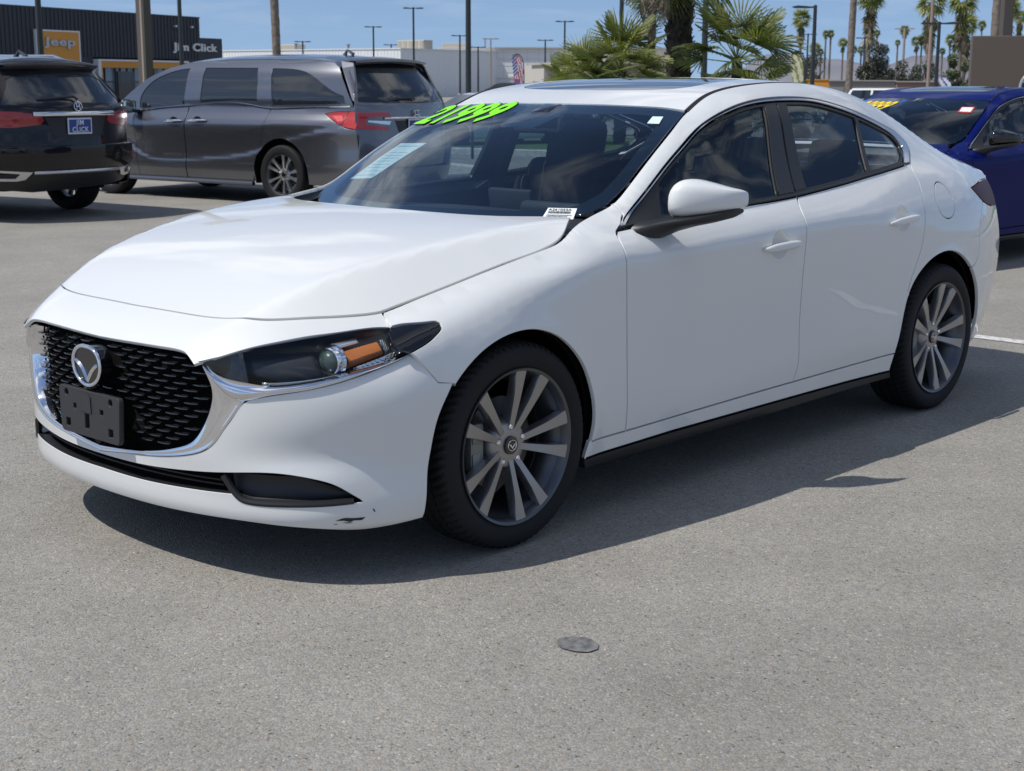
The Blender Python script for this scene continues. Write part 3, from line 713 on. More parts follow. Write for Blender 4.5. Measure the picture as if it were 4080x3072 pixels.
def sedan(root, paint, hero=True, rim=None, sideg=None, wsg=None):
    P = lambda *a, **k: panel(*a, **k)
    st = .025 if hero else .05; eg = .008 if hero else .02
    kw = dict(mirror=True, step=st, edge=eg)
    # ---- hood, nose, roof, glass over the top
    hood = np.vstack([sm(HOODR[::-1]), sm(HOODS[::-1]), sm(SHUTF[::-1])])
    P('hood', paint, root, fT, sym(hood), UP, step=.03 if hero else .06, edge=eg)
    nose = np.vstack([sm(SHUTF), HLU_T[1:3], sm(HLU_T[2:]), sm(GTOP)])
    P('nose_panel', paint, root, fT, sym(nose), (-.5, 0, 1), step=st, edge=eg, depth=.012)
    ws = np.vstack([[(0, .945)], sm([(.15,.946),(.45,.955),(.62,.972),(.695,.998),(.712,1.021)]), sm([(.712,1.021),(.708,1.069),(.693,1.133),(.674,1.197),(.646,1.259),(.604,1.316)]), sm([(.604,1.316),(.510,1.328),(.39,1.334),(.26,1.3375),(.12,1.339),(0,1.3395)])])
    wsl = symu(ws)
    P('windshield', wsg or M_WSG, root, fW, wsl, (-1, 0, .6), step=.05, depth=.003, edge=.02, gap=.001)
    inn = np.vstack([[(0, .993)], sm([(.17,.994),(.40,.996),(.56,1.002),(.625,1.022),(.648,1.055)]), sm([(.648,1.055),(.638,1.13),(.612,1.20),(.585,1.25),(.556,1.284)]), sm([(.556,1.284),(.50,1.297),(.36,1.304),(.16,1.302),(.12,1.298),(.10,1.262),(0,1.255)])])
    P('windshield_frit', M_GLOSSBK, root, fW, wsl, (-1, 0, .6), holes=[symu(inn)], step=.05, depth=.002, edge=.02, gap=.002, off=-.004)
    rf = [(1.168,0),(1.172,.12),(1.187,.26),(1.199,.39),(1.209,.50),(1.206,.592)]
    xs = np.linspace(1.212, 2.70, 60); sd = ditch(xs)[:, 1]-.011
    roof = np.vstack([sm(rf), np.c_[xs, sd], sm([(2.70,.528),(2.665,.40),(2.63,.20),(2.62,0)])])
    sun_h = np.vstack([sm([(1.372,0),(1.378,.20),(1.394,.32),(1.425,.395),(1.475,.428),(1.62,.435),(1.85,.432),(1.93,.415),(1.965,.36),(1.972,0)])])
    P('roof', paint, root, fR, sym(roof), UP, holes=[sym(sun_h)], step=.04, edge=eg)
    P('sunroof', M_GLOSSBK if not hero else mat('sunroof_glass', (.012, .016, .022), .03, 0, 1.0), root, fR, sym(sun_h), UP, step=.05, edge=.015, off=-.003)
    P('headliner', M_INT, root, fR, sym(roof), UP, step=.1, edge=.05, off=-.03, depth=.002)
    mo = ditch(np.linspace(1.203, 2.6, 50)); xm = np.linspace(1.203, 2.6, 50)
    for sg in (-1, 1):
        MB().tube([(x, sg*(q[1]-.004), q[0]-.004) for x, q in zip(xm, mo)], np.interp(xm, [1.17, 1.5, 1.75, 2.6], [.0075, .0065, .004, .003]), 6).build('roof_molding', M_BLACKPL, root, True)
    rg = np.vstack([sm([(2.632,0),(2.642,.20),(2.677,.40),(2.712,.50)]), sm([(2.712,.50),(2.9,.505),(3.12,.52)]), sm([(3.12,.52),(3.18,.40),(3.21,.2),(3.215,0)])])
    P('rear_window', M_REARG, root, fR, sym(rg), (.5, 0, 1), step=.06, edge=.03, depth=.004)
    xs = np.linspace(3.12, 3.66, 30); sd = ditch(xs)[:, 1]-.004
    tl = np.vstack([sm([(3.225,0),(3.22,.2),(3.19,.4),(3.128,.53)]), np.c_[xs, sd], [(3.66, 0)]])
    P('trunk_lid', paint, root, fR, sym(tl), UP, step=.05, edge=.015)
    fB = lambda s, z: np.stack([3.655+.075*(1-(s/.70)**2)-.05*np.clip(.45-z, 0, 1), s+0*z, z+0*s], -1)
    P('rear_bumper_face', paint, root, fB, [(-.60, .24), (.60, .24), (.69, .5), (.70, .75), (.61, .98), (.3, 1.03), (-.3, 1.03), (-.61, .98), (-.70, .75), (-.69, .5)], (1, 0, 0), step=.06, edge=.03)
    # ---- body sides
    xs = np.linspace(1.200, 3.64, 130); top = np.c_[xs, ditch(xs)[:, 0]]
    P('fender', paint, root, fS, np.vstack([FTOP, APIN[APIN[:, 0] <= .628], [(.632, .988)], [(.585, .957)], GAPF, sm(DBOT[:2])[::-1], seg(ARF, -.28, .36)[::-1], FSEAM[::-1], LAMPS[::-1], HUPS[::-1]]), SIDE, **kw)
    pd = circ(1.400, .836, .055, 40, .050), circ(2.325, .872, .055, 40, .050)
    P('front_door', paint, root, fS, np.vstack([seg(BELTS, .536, 1.632), GAPM, seg(sm(DBOT), .535, 1.571)[::-1], GAPF[::-1]]), SIDE, holes=[pd[0]], **kw)
    P('rear_door', paint, root, fS, np.vstack([seg(BELTS, 1.632, 2.584), GAPR, seg(ARR, 2.345, 2.41)[::-1][(1 if 0 else 0):], seg(sm(DBOT), 1.571, 2.345)[::-1], GAPM[::-1]]), SIDE, holes=[pd[1]], **kw)
    fd = sm([(2.655,.93),(2.70,.985),(2.765,.997),(2.82,.955),(2.835,.905),(2.80,.858),(2.735,.846),(2.675,.875),(2.655,.93)])[:-1]
    P('body_side_panel', paint, root, fS, np.vstack([[(.627, 1.0215)], APIN[APIN[:, 0] > .632], top, [(3.66, .985)], TAILU[::-1], seg(TAILD, 3.11, 3.23), RBS, seg(ARR, 2.396, 2.985)[::-1][1:], GAPR[::-1], CHO[::-1][1:-6], [(.632, .988)]]), SIDE, holes=[fd], **kw)
    P('fuel_door', paint, root, fS, fd, SIDE, step=.03, edge=eg, only=(0,))
    P('rear_bumper', paint, root, fS, np.vstack([RBS, [(3.134, .24)] if 0 else seg(ARR[ARR[:, 0] > 2.985], 2.985, 3.2), [(3.64, .30)], [(3.66, .842)], TAILD[::-1][:-18]]), SIDE, **kw)
    P('tail_lamp', mat('tail_lamp_smoked', (.075, .014, .020), .35, 0, 0, spec=.03), root, fS, np.vstack([TAILU, TAILD[::-1]]), SIDE, mirror=True, step=.04, edge=.012, off=.001)
    P('rocker_panel', paint, root, fS, np.vstack([sm(DBOT), [(2.333, .226)], [(2.0, .229), (1.4, .231), (.8, .232), (.326, .222)]]), SIDE, gap=.004, **kw)
    P('sill_strip', M_BLACKPL, root, fS, [(.33, .216), (.8, .226), (1.4, .226), (2.0, .223), (2.345, .220), (2.355, .192), (.345, .178)], SIDE, depth=.05, off=-.004, **kw)
    # dark backing so that the gaps read black, trimmed well clear of the openings
    P('inner_panel', M_LINER, root, fS, np.vstack([seg(FTOP, -.40, .42)-[0, .004], seg(BELTS, .536, 2.584)-[0, .004], [(2.70, 1.09), (3.10, 1.03), (3.58, .93), (3.60, .32), (3.16, .27)], seg(ARR, 2.33, 3.2)[::-1]*1.0, [(2.33, .22), (.34, .22)], ARF[::-1], [(-.40, .40), (-.40, .55)]]), SIDE, mirror=True, step=.08, edge=.03, off=-.045, depth=.002)
    P('pillar_trim', M_INT, root, fS, np.vstack([[(.66, 1.030)], APIN[APIN[:, 0] > .66]-[0, .008], top[top[:, 0] < 2.9]-[0, .01], [(2.9, 1.06), (2.70, 1.06)], (CHO-[0, 0])[::-1][6:-16]]), SIDE, mirror=True, step=.06, edge=.02, off=-.022, depth=.002)
    # ---- side windows
    P('window_trim', M_SATINCH, root, fS, np.vstack([CHO[5:], CHI[::-1]]), SIDE, mirror=True, step=.02, edge=.008 if hero else .02, gap=.0035, off=.0035, depth=.012, rnd=.003)
    g1 = pane(.800, 1.504, .850, 1.586); g2 = pane(1.722, 2.200, 1.753, 2.262, up=.022); 
    g3 = np.vstack([pane(2.236, 2.50, 2.290, 2.55, up=.022)[:20], [(2.560, 1.122), (2.588, 1.158), (2.572, 1.180)], pane(2.236, 2.50, 2.290, 2.55)[20:]])
    P('window_seal', M_BLACKPL, root, fS, np.vstack([CHI[1:], seg(BELTS, .57, 2.53)[::-1]]), SIDE, holes=[g1, g2, g3], mirror=True, step=.05, edge=.015, gap=.001, off=-.003, depth=.02)
    for nm, g, gm in (('front_window', g1, sideg or M_SIDEG), ('rear_window_pane', g2, sideg or M_REARG), ('quarter_window', g3, sideg or M_REARG)):
        P(nm, gm, root, fS, g, SIDE, mirror=True, step=.06, edge=.02, gap=-.004, off=-.010, depth=.002)
    P('pillar_cover', mat('pillar_black', (.012, .013, .016), .35), root, fS, [(1.513, 1.004), (1.626, 1.010), (1.650, 1.2), (1.677, 1.341), (1.595, 1.336)], SIDE, mirror=True, step=.05, edge=.02, off=.0005, depth=.008)
    P('pillar_cover', M_BLACKPL, root, fS, [(1.634, 1.012), (1.714, 1.019), (1.745, 1.343), (1.686, 1.342), (1.658, 1.2)], SIDE, mirror=True, step=.05, edge=.02, off=.0005, depth=.008)
    # chrome lower bright line of the belt is absent on this car; black belt weatherstrip lip
    for sg in (-1, 1):
        xs = np.linspace(.56, 2.53, 60); zz = belt_z(xs)+.006
        MB().tube([(x, sg*(S(x, z)+.001), z) for x, z in zip(xs, zz)], .0055, 6).build('belt_molding', M_BLACKPL, root, True)
    # ---- door handles with their cups
    for (cx, cz), tilt in (((1.400, .836), .02), ((2.325, .872), .03)):
        for sg in (-1, 1):
            R_ = np.linspace(0, 1.06, 9); A_ = np.linspace(0, 2*np.pi, 33)
            V = []; 
            for r in R_:
                for a in A_[:-1]:
                    x = cx+.055*r*np.cos(a); z = cz+.050*r*np.sin(a); V.append((x, sg*(S(x, z)-.028*max(0, 1-min(r, 1)**2)**.8-.001), z))
            F = [(i*32+k, i*32+(k+1) % 32, (i+1)*32+(k+1) % 32, (i+1)*32+k) for i in range(8) for k in range(32)]
            o = mesh_obj('handle_cup', V, F, paint, root); 
            bm = bmesh.new(); bm.from_mesh(o.data); bmesh.ops.remove_doubles(bm, verts=bm.verts, dist=1e-5); bmesh.ops.recalc_face_normals(bm, faces=bm.faces); bm.to_mesh(o.data); bm.free()
            xs = np.linspace(-.125, .115, 15)
            pts = []; rad = []
            b = MB(); rings = []
            for i, q in enumerate(xs):
                x = cx+.008+q; z = cz-.006+q*tilt*1.6; e = 1-abs(q/.128)**3.2; yy = S(x, z)+.016*min(1, (1-abs(q/.135)**4)*1.4)
                h = .016*max(e, .12)**.6; t = .0085*max(e, .2)**.5
                rings.append([b.bm.verts.new((x, sg*(yy+t*math.cos(a)), z+h*math.sin(a))) for a in np.linspace(0, 2*math.pi, 13)[:-1]])
            for i in range(len(rings)-1):
                for k in range(12): b.bm.faces.new((rings[i][k], rings[i][(k+1) % 12], rings[i+1][(k+1) % 12], rings[i+1][k]))
            b.bm.faces.new(rings[0]); b.bm.faces.new(rings[-1])
            b.build('door_handle', paint, root, True, 60)
    # ---- mirrors
    for sg in ((-1,) if hero else (-1, 1)):
        sec = [ # along the lateral axis: y, x centre, half depth front, back, z bottom, z top
            (.872,.800,.030,.030,.990,1.030),(.882,.795,.058,.050,.978,1.058),(.905,.790,.082,.056,.974,1.094),(.935,.795,.088,.056,.976,1.104),(.965,.812,.084,.056,.982,1.098),(1.000,.845,.070,.055,.991,1.085),(1.028,.882,.052,.050,1.001,1.073),(1.045,.918,.032,.036,1.007,1.064),(1.052,.938,.014,.018,1.012,1.058)]
        y_ = [q[0] for q in sec]; fs = [nspl(y_, [q[j] for q in sec]) for j in range(1, 6)]
        b = MB(); rings = []
        for y in np.r_[np.linspace(.872, .9, 5), np.linspace(.91, 1.03, 13), np.linspace(1.035, 1.05, 4)]:
            xc, df, dbk, zb, zt = [float(f(y)) for f in fs]; ring = []
            for a in np.linspace(0, 2*math.pi, 25)[:-1]:
                c, s_ = math.cos(a), math.sin(a)
                e = .75
                px = xc+(dbk if c > 0 else df)*math.copysign(abs(c)**(e if c < 0 else .5), c)
                pz = (zb+zt)/2+(zt-zb)/2*math.copysign(abs(s_)**(.72), s_)
                ring.append(b.bm.verts.new((px, sg*y, pz)))
            rings.append(ring)
        for i in range(len(rings)-1):
            for k in range(24): b.bm.faces.new((rings[i][k], rings[i][(k+1) % 24], rings[i+1][(k+1) % 24], rings[i+1][k]))
        b.bm.faces.new(rings[0]); b.bm.faces.new(rings[-1])
        mr = b.build('door_mirror', paint if hero else M_GLOSSBK, root, True, 70)
        # black foot and underside
        b = MB(); rings = []
        for (y, x, z, rx, rz_) in ((.822, .690, .930, .082, .040), (.845, .690, .932, .074, .038), (.870, .705, .940, .066, .032), (.90, .748, .955, .074, .026), (.94, .790, .966, .088, .021), (.985, .828, .975, .084, .018), (1.025, .878, .987, .062, .015), (1.044, .908, .996, .032, .010)):
            rings.append([b.bm.verts.new((x+rx*math.cos(a), sg*y, z+rz_*math.sin(a))) for a in np.linspace(0, 2*math.pi, 17)[:-1]])
        for i in range(len(rings)-1):
            for k in range(16): b.bm.faces.new((rings[i][k], rings[i][(k+1) % 16], rings[i+1][(k+1) % 16], rings[i+1][k]))
        b.bm.faces.new(rings[0]); b.bm.faces.new(rings[-1])
        b.build('mirror_foot', M_BLACKPL, mr, True, 60)
        g = MB().prism([(.895, .990), (1.02, 1.008), (1.03, 1.068), (.97, 1.085), (.905, 1.075)], .851, .853, lambda u, v, h: (h, sg*u, v)).build('mirror_glass', M_CHROME, mr)
    # ---- cowl, floor, wheel housings
    n = 41; sv = np.linspace(-.69, .69, n)
    strip('cowl', M_BLACKPL, root, [[(np.interp(abs(s), [0, .29, .522, .643, .71], [.20, .222, .284, .374, .43]), s, .965-.03) for s in sv], [(W(np.array([s]), np.array([.955]))[0]+.02, s, .940) for s in sv]])
    bx = MB(); bx.box((1.45, 0, .26), (3.9, 1.25, .10)); bx.box((1.36, 0, .25), (1.95, 1.66, .06)); bx.box((-.40, 0, .45), (.5, 1.1, .3)); bx.box((3.35, 0, .55), (.4, 1.2, .5)); bx.box((.22, 0, .62), (.25, 1.25, .55)); bx.box((3.02, 0, .7), (.9, 1.1, .5))
    bx.build('underbody', M_LINER, root)
    for cx, R_ in ((0, .385), (2.735, .415)):
        for sg in (-1, 1):
            a = np.linspace(math.radians(4), math.radians(192), 40)
            V = [(cx+R_*math.cos(t), sg*(y or np.interp(math.degrees(t), [0, 20, 125, 150, 192], [.84, .868, .868, .838, .838])), .325+R_*math.sin(t)) for y in (.60, 0) for t in a]
            V += [(cx, sg*.60, .325)]
            F = [(k, k+1, 41+k-1+0, 40+k) for k in range(39)]
            F = [(k, k+1, 40+k+1, 40+k) for k in range(39)]+[(k, k+1, 80) for k in range(39)]
            mesh_obj('wheel_housing', V, F, M_LINER, root)
    P('lamp_tail', M_GLOSSBK, root, fS, np.vstack([LAMPS, [(-.440, .675), (-.455, .70), (-.445, .722)]]), SIDE, mirror=True, step=.03, edge=.008, gap=.001, off=.0005, depth=.03)
    # ---- wheels
    w = wheel_parts(root, rim or M_RIM, hero)
    place_wheels(root, w, [(0, -.785, .3245, 0), (2.725, -.79, .3245, 0), (0, .785, .3245, math.pi), (2.725, .79, .3245, math.pi)])
    return root
def cabin(root):
    """seats, dashboard and wheel as seen through the glass"""
    n = 31; sv = np.linspace(-.74, .74, n)
    prof = [(.40, .935), (.60, .950), (.80, .957), (.93, .952), (1.0, .930), (1.03, .88), (1.02, .78), (1.06, .62), (1.10, .45)]
    strip('dashboard', M_INT, root, [[(x-.02*(s/.74)**2, s, z-.02*(s/.74)**4-(.01 if x < 1.03 else 0)) for s in sv] for x, z in prof])
    b = MB(); b.box((.86, -.36, .958), (.20, .36, .05), Matrix.Rotation(.15, 3, 'Y'), .02); b.box((.92, 0, .975), (.03, .22, .09), Matrix.Rotation(-.2, 3, 'Y'), .01)
    b.build('instrument_hood', M_INT, root, True)
    b = MB(); ax = Matrix.Rotation(math.radians(-65), 3, 'Y')
    b.tube([Vector((1.13, -.36, .865))+ax @ Vector((.183*math.cos(t), .183*math.sin(t), 0)) for t in np.linspace(0, 2*math.pi, 41)], .0155, 10, False)
    b.box((1.12, -.36, .86), (.06, .14, .10), Matrix.Rotation(.4, 3, 'Y'), .02); b.box((1.125, -.36, .865), (.02, .34, .03), Matrix.Rotation(.4, 3, 'Y'), .005)
    b.build('steering_wheel', mat('wheel_leather', (.02, .02, .022), .35), root, True)
    def seat(x0, y0, w, name, hr=True, zt=1.10, wide=1):
        b = MB(); rot = Matrix.Rotation(math.radians(22), 3, 'Y')
        b.box((x0+.13, y0, .50), (.50, w, .16), None, .05)
        b.box((x0+.50, y0, .80), (.14, w*.96, .62), rot, .055)
        b.box((x0+.47, y0-w*.42, .78), (.16, .09, .48), rot, .04); b.box((x0+.47, y0+w*.42, .78), (.16, .09, .48), rot, .04)
        o = b.build(name, M_SEAT, root, True, 60)
        if hr:
            h = MB(); h.box((x0+.60, y0, 1.15), (.11, .29, .24), Matrix.Rotation(math.radians(12), 3, 'Y'), .05); h.build('headrest', M_SEAT, o, True, 60)
    seat(1.12, -.36, .52, 'front_seat'); seat(1.12, .36, .52, 'front_seat')
    b = MB(); b.box((2.22, 0, .48), (.5, 1.28, .18), None, .05); b.box((2.56, 0, .78), (.16, 1.26, .60), Matrix.Rotation(math.radians(25), 3, 'Y'), .06)
    rs = b.build('rear_seat', M_SEAT, root, True, 60)
    for y in (-.36, 0, .36):
        h = MB(); h.box((2.66, y, 1.10), (.10, .24, .14), Matrix.Rotation(math.radians(15), 3, 'Y'), .04); h.build('headrest', M_SEAT, rs, True, 60)
    b = MB(); b.box((1.25, 0, .55), (.9, .24, .2), None, .04); b.box((2.95, 0, 1.02), (.5, 1.25, .03), None, .01); b.build('centre_console', M_INT, root, True)
    for y in (-1, 1): MB().tube([(1.63, y*.775, .55), (1.64, y*.765, .98), (1.68, y*.66, 1.30), (1.70, y*.60, 1.36)], .035, 8).build('pillar_post', M_INT, root, True)
    b = MB(); b.box((1.06, -.01, 1.255), (.03, .24, .062), Matrix.Rotation(.2, 3, 'Y'), .014); b.box((1.12, 0, 1.305), (.10, .10, .035), Matrix.Rotation(-.35, 3, 'Y'), .012)
    b.build('rear_view_mirror', M_GLOSSBK, root, True)
# ------------------------------------------------------------------ the sedan's face
def off2(a, z, d):
    a = np.asarray(a, float); x, s, nx, ns = plan(a); return Fp(a, np.asarray(z, float))-np.c_[nx*d, -ns*d, 0*a]
def front_end(root, paint, hero=True):
    LIPN = [(0,.192),(.236,.191),(.449,.193),(.575,.192),(.691,.185),(.826,.173),(.936,.162),(1.059,.169),(1.130,.175)]
    ARCH = [(1.134,.195),(1.141,.285),(1.153,.372),(1.170,.46),(1.193,.51),(1.217,.546),(1.230,.5655)]
    SEAMF = [(1.230,.567),(1.176,.5745),(1.106,.664)]
    CHL = [(1.104,.662),(1.014,.638),(.923,.613),(.833,.592),(.749,.577),(.662,.563),(.612,.551),(.588,.535),(.562,.500),(.529,.458),(.504,.425),(.478,.403),(.445,.387),(.362,.367),(.281,.355),(.113,.338),(0,.325)]
    IU = [(0,.312),(.19,.313),(.342,.320),(.516,.332),(.678,.340),(.784,.326),(.849,.306),(.891,.281),(.930,.255)]
    IL = [(.930,.255),(.826,.253),(.675,.252),(.597,.252),(.558,.276),(.332,.272),(.181,.270),(0,.272)]
    half = np.vstack([sm(LIPN), sm(ARCH), SEAMF, sm(CHL[:7]), sm(CHL[6:])])
    hole = np.vstack([sm(IU), sm(IL[:4]), IL[3:5], sm(IL[4:])])
    st = .022 if hero else .05; eg = .008 if hero else .02
    panel('front_bumper', paint, root, fF, symu(half), refF, holes=[symu(hole)], step=st, edge=eg, depth=.035, flange_mat=M_BLACKPL)
    if hero:      # scraped corner of the lip
        for pts in ([(.852,.2035),(.868,.209),(.881,.2105),(.905,.208),(.939,.2075),(.930,.201),(.926,.1995),(.905,.201),(.894,.197),(.876,.2025)], [(.960,.231),(.965,.229),(.968,.220),(.964,.2215)], [(.872,.1965),(.888,.1955),(.902,.1945),(.889,.193)], [(.846,.193),(.858,.193),(.852,.1915)]):
            panel('paint_scrape', M_BLACKPL, root, fF, pts, refF, step=.01, edge=.004, gap=0, rnd=.0002, depth=.001, off=.0012)
    ab = np.linspace(-1.14, 1.14, 61); strip('bumper_light_block', M_LINER, root, [off2(ab, 0*ab+z, .078) for z in (.22, .40, .55, .69)])  # unseen strip added to keep sun from leaking past the lamps
    # intake: dark box behind, fog bezels
    n = 61; aa = np.linspace(-.96, .96, n)
    off = off2
    off_unused = lambda a, z, d: Fp(np.asarray(a, float), np.asarray(z, float))-np.c_[plan(np.asarray(a, float))[2]*d, -plan(np.asarray(a, float))[3]*d, 0*np.asarray(a, float)]
    strip('intake_back', M_LINER, root, [off(aa, 0*aa+.35, .05), off(aa, 0*aa+.28, .06), off(aa, 0*aa+.21, .05)])
    for k, z in enumerate((.288, .302)):
        a2 = np.linspace(-.5, .5, 41)
        MB().tube([tuple(p) for p in off(a2, 0*a2+z, .035)], .0035, 6).build('intake_bar', M_BLACKPL, root, True)
    for sg in (-1, 1):
        path = sm([(.520,.326),(.548,.285),(.572,.262),(.600,.254),(.70,.252),(.826,.254),(.905,.257)], .012)
        MB().tube([tuple(p) for p in off(sg*path[:, 0], path[:, 1], .006)], .0105, 8).build('fog_bezel', M_BLACKPL, root, True)
        a = np.linspace(.53, .93, 25)
        strip('fog_pocket', M_BLACKPL, root, [off(sg*a, np.interp(a, [.53, .60, .93], [.275, .256, .258]), .010), off(sg*a, np.interp(a, [.53, .60, .93], [.285, .268, .262]), .048), off(sg*a, np.interp(a, [.53, .75, .93], [.328, .324, .270]), .040)])
    # ---- grille
    GI = [(0,.340),(.178,.357),(.300,.374),(.355,.388),(.420,.413),(.452,.446),(.476,.486),(.493,.532),(.497,.570),(.486,.608),(.474,.630),(.462,.648),(.38,.668),(.2,.668),(0,.668)]
    gi = np.vstack([sm(GI[:12]), GI[12:]]); gl = symu(gi)
    z = np.linspace(.335, .675, 12); A, Z = np.meshgrid(np.linspace(-.50, .50, 41), z)
    V = off(A.ravel(), Z.ravel(), .055); F = [(j*41+i, j*41+i+1, (j+1)*41+i+1, (j+1)*41+i) for j in range(11) for i in range(40)]
    gr = mesh_obj('grille', V, F, M_LINER, root)
    # honeycomb lattice carrying the blades (open web)
    bl = MB(); B = bl.bm; rings = []
    for t in np.linspace(-1, 1, 5):
        hw = .0250*t; th = .0013*(1-.4*abs(t)**4)
        rings.append([B.verts.new(q) for q in ((hw, -.007+.004*abs(t), -th*1.2), (hw, -.0065+.004*abs(t), th), (hw, .022, th*1.6), (hw, .022, -th*1.6))])
    for i in range(4):
        for k in range(4): B.faces.new((rings[i][k], rings[i][(k+1) % 4], rings[i+1][(k+1) % 4], rings[i+1][k]))
    B.faces.new(rings[0][::-1]); B.faces.new(rings[-1])
    blade = bl.build('grille_blade', mat('grille_black', (.016, .016, .018), .16, 0, .4, spec=.6), gr, False)
    rows = np.arange(.356, .668, .0184); first = True; cnt = 0; web = MB()
    gin = symu(gi); 
    for r, zr in enumerate(rows):
        for c in range(-8, 9):
            a = (c+(.5 if r % 2 else 0))*.0745
            q = np.array([[a, zr]])
            d = np.sqrt(((gin-q)**2).sum(1)).min()
            if not inpoly(gin, q)[0] or d < (.018 if a > 0 else .030) or a < -.44: continue
            if abs(a) < .075 and abs(zr-.588) < .062: continue
            if abs(a) < .15 and .375 < zr < .49: continue
            P = off(np.array([a]), np.array([zr]), .018)[0]; x, s, nx, ns = plan(a)
            o = blade if first else share(blade, gr); first = False; cnt += 1
            o.location = P; o.rotation_euler = (0, 0, math.atan2(float(nx), float(ns)) if False else math.atan2(-float(nx), -float(ns))+math.pi-(0))
            # local -Y must point outward (nx,-ns)
            o.rotation_euler = (0, 0, math.atan2(-float(ns), float(nx))+math.pi/2)
            P2 = off(np.array([a]), np.array([zr]), .034)[0]
            for da in (-.0245, .0245):
                P3 = off(np.array([a+da*.8]), np.array([zr]), .034)[0]
                web.tube([tuple(P3), tuple(off(np.array([a+da*1.5]), np.array([zr+.0184]), .034)[0])], .0030, 5)
    wb = web.build('grille_web', M_LINER, root); tag(wb, kind='stuff')
    # ---- chrome surround of the grille (ridge between a recessed inner and a flush outer edge)
    inn = arclen(sm([(.462,.650),(.474,.630),(.486,.608),(.497,.570),(.493,.532),(.476,.486),(.452,.446),(.420,.413),(.355,.388),(.300,.374),(.178,.355),(0,.340)], .006), 70)
    out = arclen(sm([(.470,.652),(.492,.612),(.560,.590),(.618,.553),(.588,.533),(.562,.499),(.529,.457),(.504,.424),(.478,.402),(.445,.386),(.362,.366),(.281,.354),(.113,.337),(0,.324)], .006), 70)
    out = arclen(np.vstack([sm([(.470,.650),(.500,.610),(.535,.585),(.585,.556)], .006), sm([(.600,.548),(.588,.533),(.562,.499),(.529,.457),(.504,.424),(.478,.402),(.445,.386),(.362,.366),(.281,.354),(.113,.337),(0,.324)], .006)]), 70)
    for sg in (-1, 1):
        cs = []
        ctr = np.array([.0, .50]); back = inn+(ctr-inn)*.055; fr = .55*np.minimum(1, np.linspace(0, 1, 70)*0+1)
        for t, d in ((-1, .050), (-.5, .022), (0, .0035), (.05, .0005), (.45, .001), (.88, .000), (.95, -.002), (1.0, .004), (1.0, .02)):
            q = inn*(1-t)+out*t if t >= 0 else inn*(1+t)-back*t; cs.append(off(sg*q[:, 0], q[:, 1], d))
        strip('grille_surround', M_CHROME, root, cs, ref=(-1, -.3*sg, 0))
    # ---- chrome wing under the lamp
    up = arclen(sm([(.468,.650),(.515,.616),(.565,.603),(.63,.594),(.665,.591),(.749,.597),(.836,.609),(.923,.625),(1.017,.642),(1.100,.6635)], .006), 60)
    mid = arclen(sm([(.474,.645),(.512,.606),(.560,.576),(.61,.572),(.665,.579),(.749,.588),(.836,.602),(.923,.619),(1.017,.640),(1.102,.663)], .006), 60)
    low = arclen(sm([(.478,.638),(.510,.592),(.555,.556),(.60,.548),(.655,.561),(.749,.576),(.833,.591),(.923,.612),(1.014,.6375),(1.104,.662)], .006), 60)
    for sg in (-1, 1):
        cs = []
        for q, d in ((up, .03), (up, .004), (up*.5+mid*.5, -.002), (mid, -.011), (mid*.8+low*.2, -.0105), (mid*.35+low*.65, -.004), (low, .001), (low, .015)):
            cs.append(off(sg*q[:, 0], q[:, 1], d))
        strip('lamp_trim', M_CHROME, root, cs, ref=(-1, -.3*sg, 0))
    # ---- headlamps
    U = arclen(sm([(-.880,.466,.650),(-.822,.519,.669),(-.758,.571,.688),(-.691,.621,.702),(-.617,.663,.713),(-.54,.703,.723),(-.459,.742,.730),(-.420,.772,.731),(-.405,.784,.732)], .01), 60)
    lw = sm([(.468,.650),(.515,.612),(.565,.600),(.63,.592),(.665,.589),(.749,.595),(.836,.607),(.923,.623),(1.017,.640),(1.104,.663),(1.118,.668)], .01)
    Lp = off(lw[:, 0], lw[:, 1], .004); Lp[:, 1] *= -1
    Lw = arclen(Lp, 60)
    for sg in (-1, 1):
        fl = np.array([1, sg, 1])
        def H(u, v, d=0):
            i = np.clip(u*59, 0, 58.999); k = int(i); f_ = i-k
            a = (U[k]*(1-f_)+U[k+1]*f_); b = (Lw[k]*(1-f_)+Lw[k+1]*f_)
            p = a*(1-v)+b*v
            kc = min(max(k, 6), 54); nrm = np.cross(U[kc+1]-U[kc-1]+Lw[kc+1]-Lw[kc-1], U[kc]-Lw[kc]); nrm = nrm/max(np.linalg.norm(nrm), 1e-9)
            if nrm[0] > 0: nrm = -nrm
            return (p+nrm*(.014*math.sin(math.pi*v)*math.sin(math.pi*min(1, u*1.0+.0))**.5-d))*fl
        us = np.linspace(.025, 1, 60)
        lens = strip('headlight', M_CLEAR, root, [[H(u, v, .003) for u in us] for v in np.linspace(0, 1, 9)])
        taper = lambda u: min(1, max(.12, (1-u)*6))*min(1, .15+u*5)
        strip('lamp_housing', mat('lamp_black', (.004, .004, .005), .3, 0, 0, spec=.25), lens, [[H(u, v, (.004 if v in (0, 1) else .058*taper(u))) for u in us] for v in (0, .06, .3, .6, .94, 1)], smooth=True)
        # black glossy inner end
        strip('lamp_bezel', M_GLOSSBK, lens, [[H(u, v, .008+.012*math.sin(math.pi*v)*(u > .1)) for u in np.linspace(.01, .24, 16)] for v in np.linspace(.02, .98, 7)])
        if not hero and sg > 0: continue
        c = Vector(H(.625, .56, .030)); nd = Vector((-1, .10*sg, .0)).normalized()
        q = nd.to_track_quat('Z', 'Y').to_matrix()
        b = MB(); b.lathe([(.040, -.014), (.040, .004), (.036, .006), (.033, .0)], 'z', 32); b.lathe([(.046, -.02), (.044, -.012), (.040, -.012)], 'z', 32)
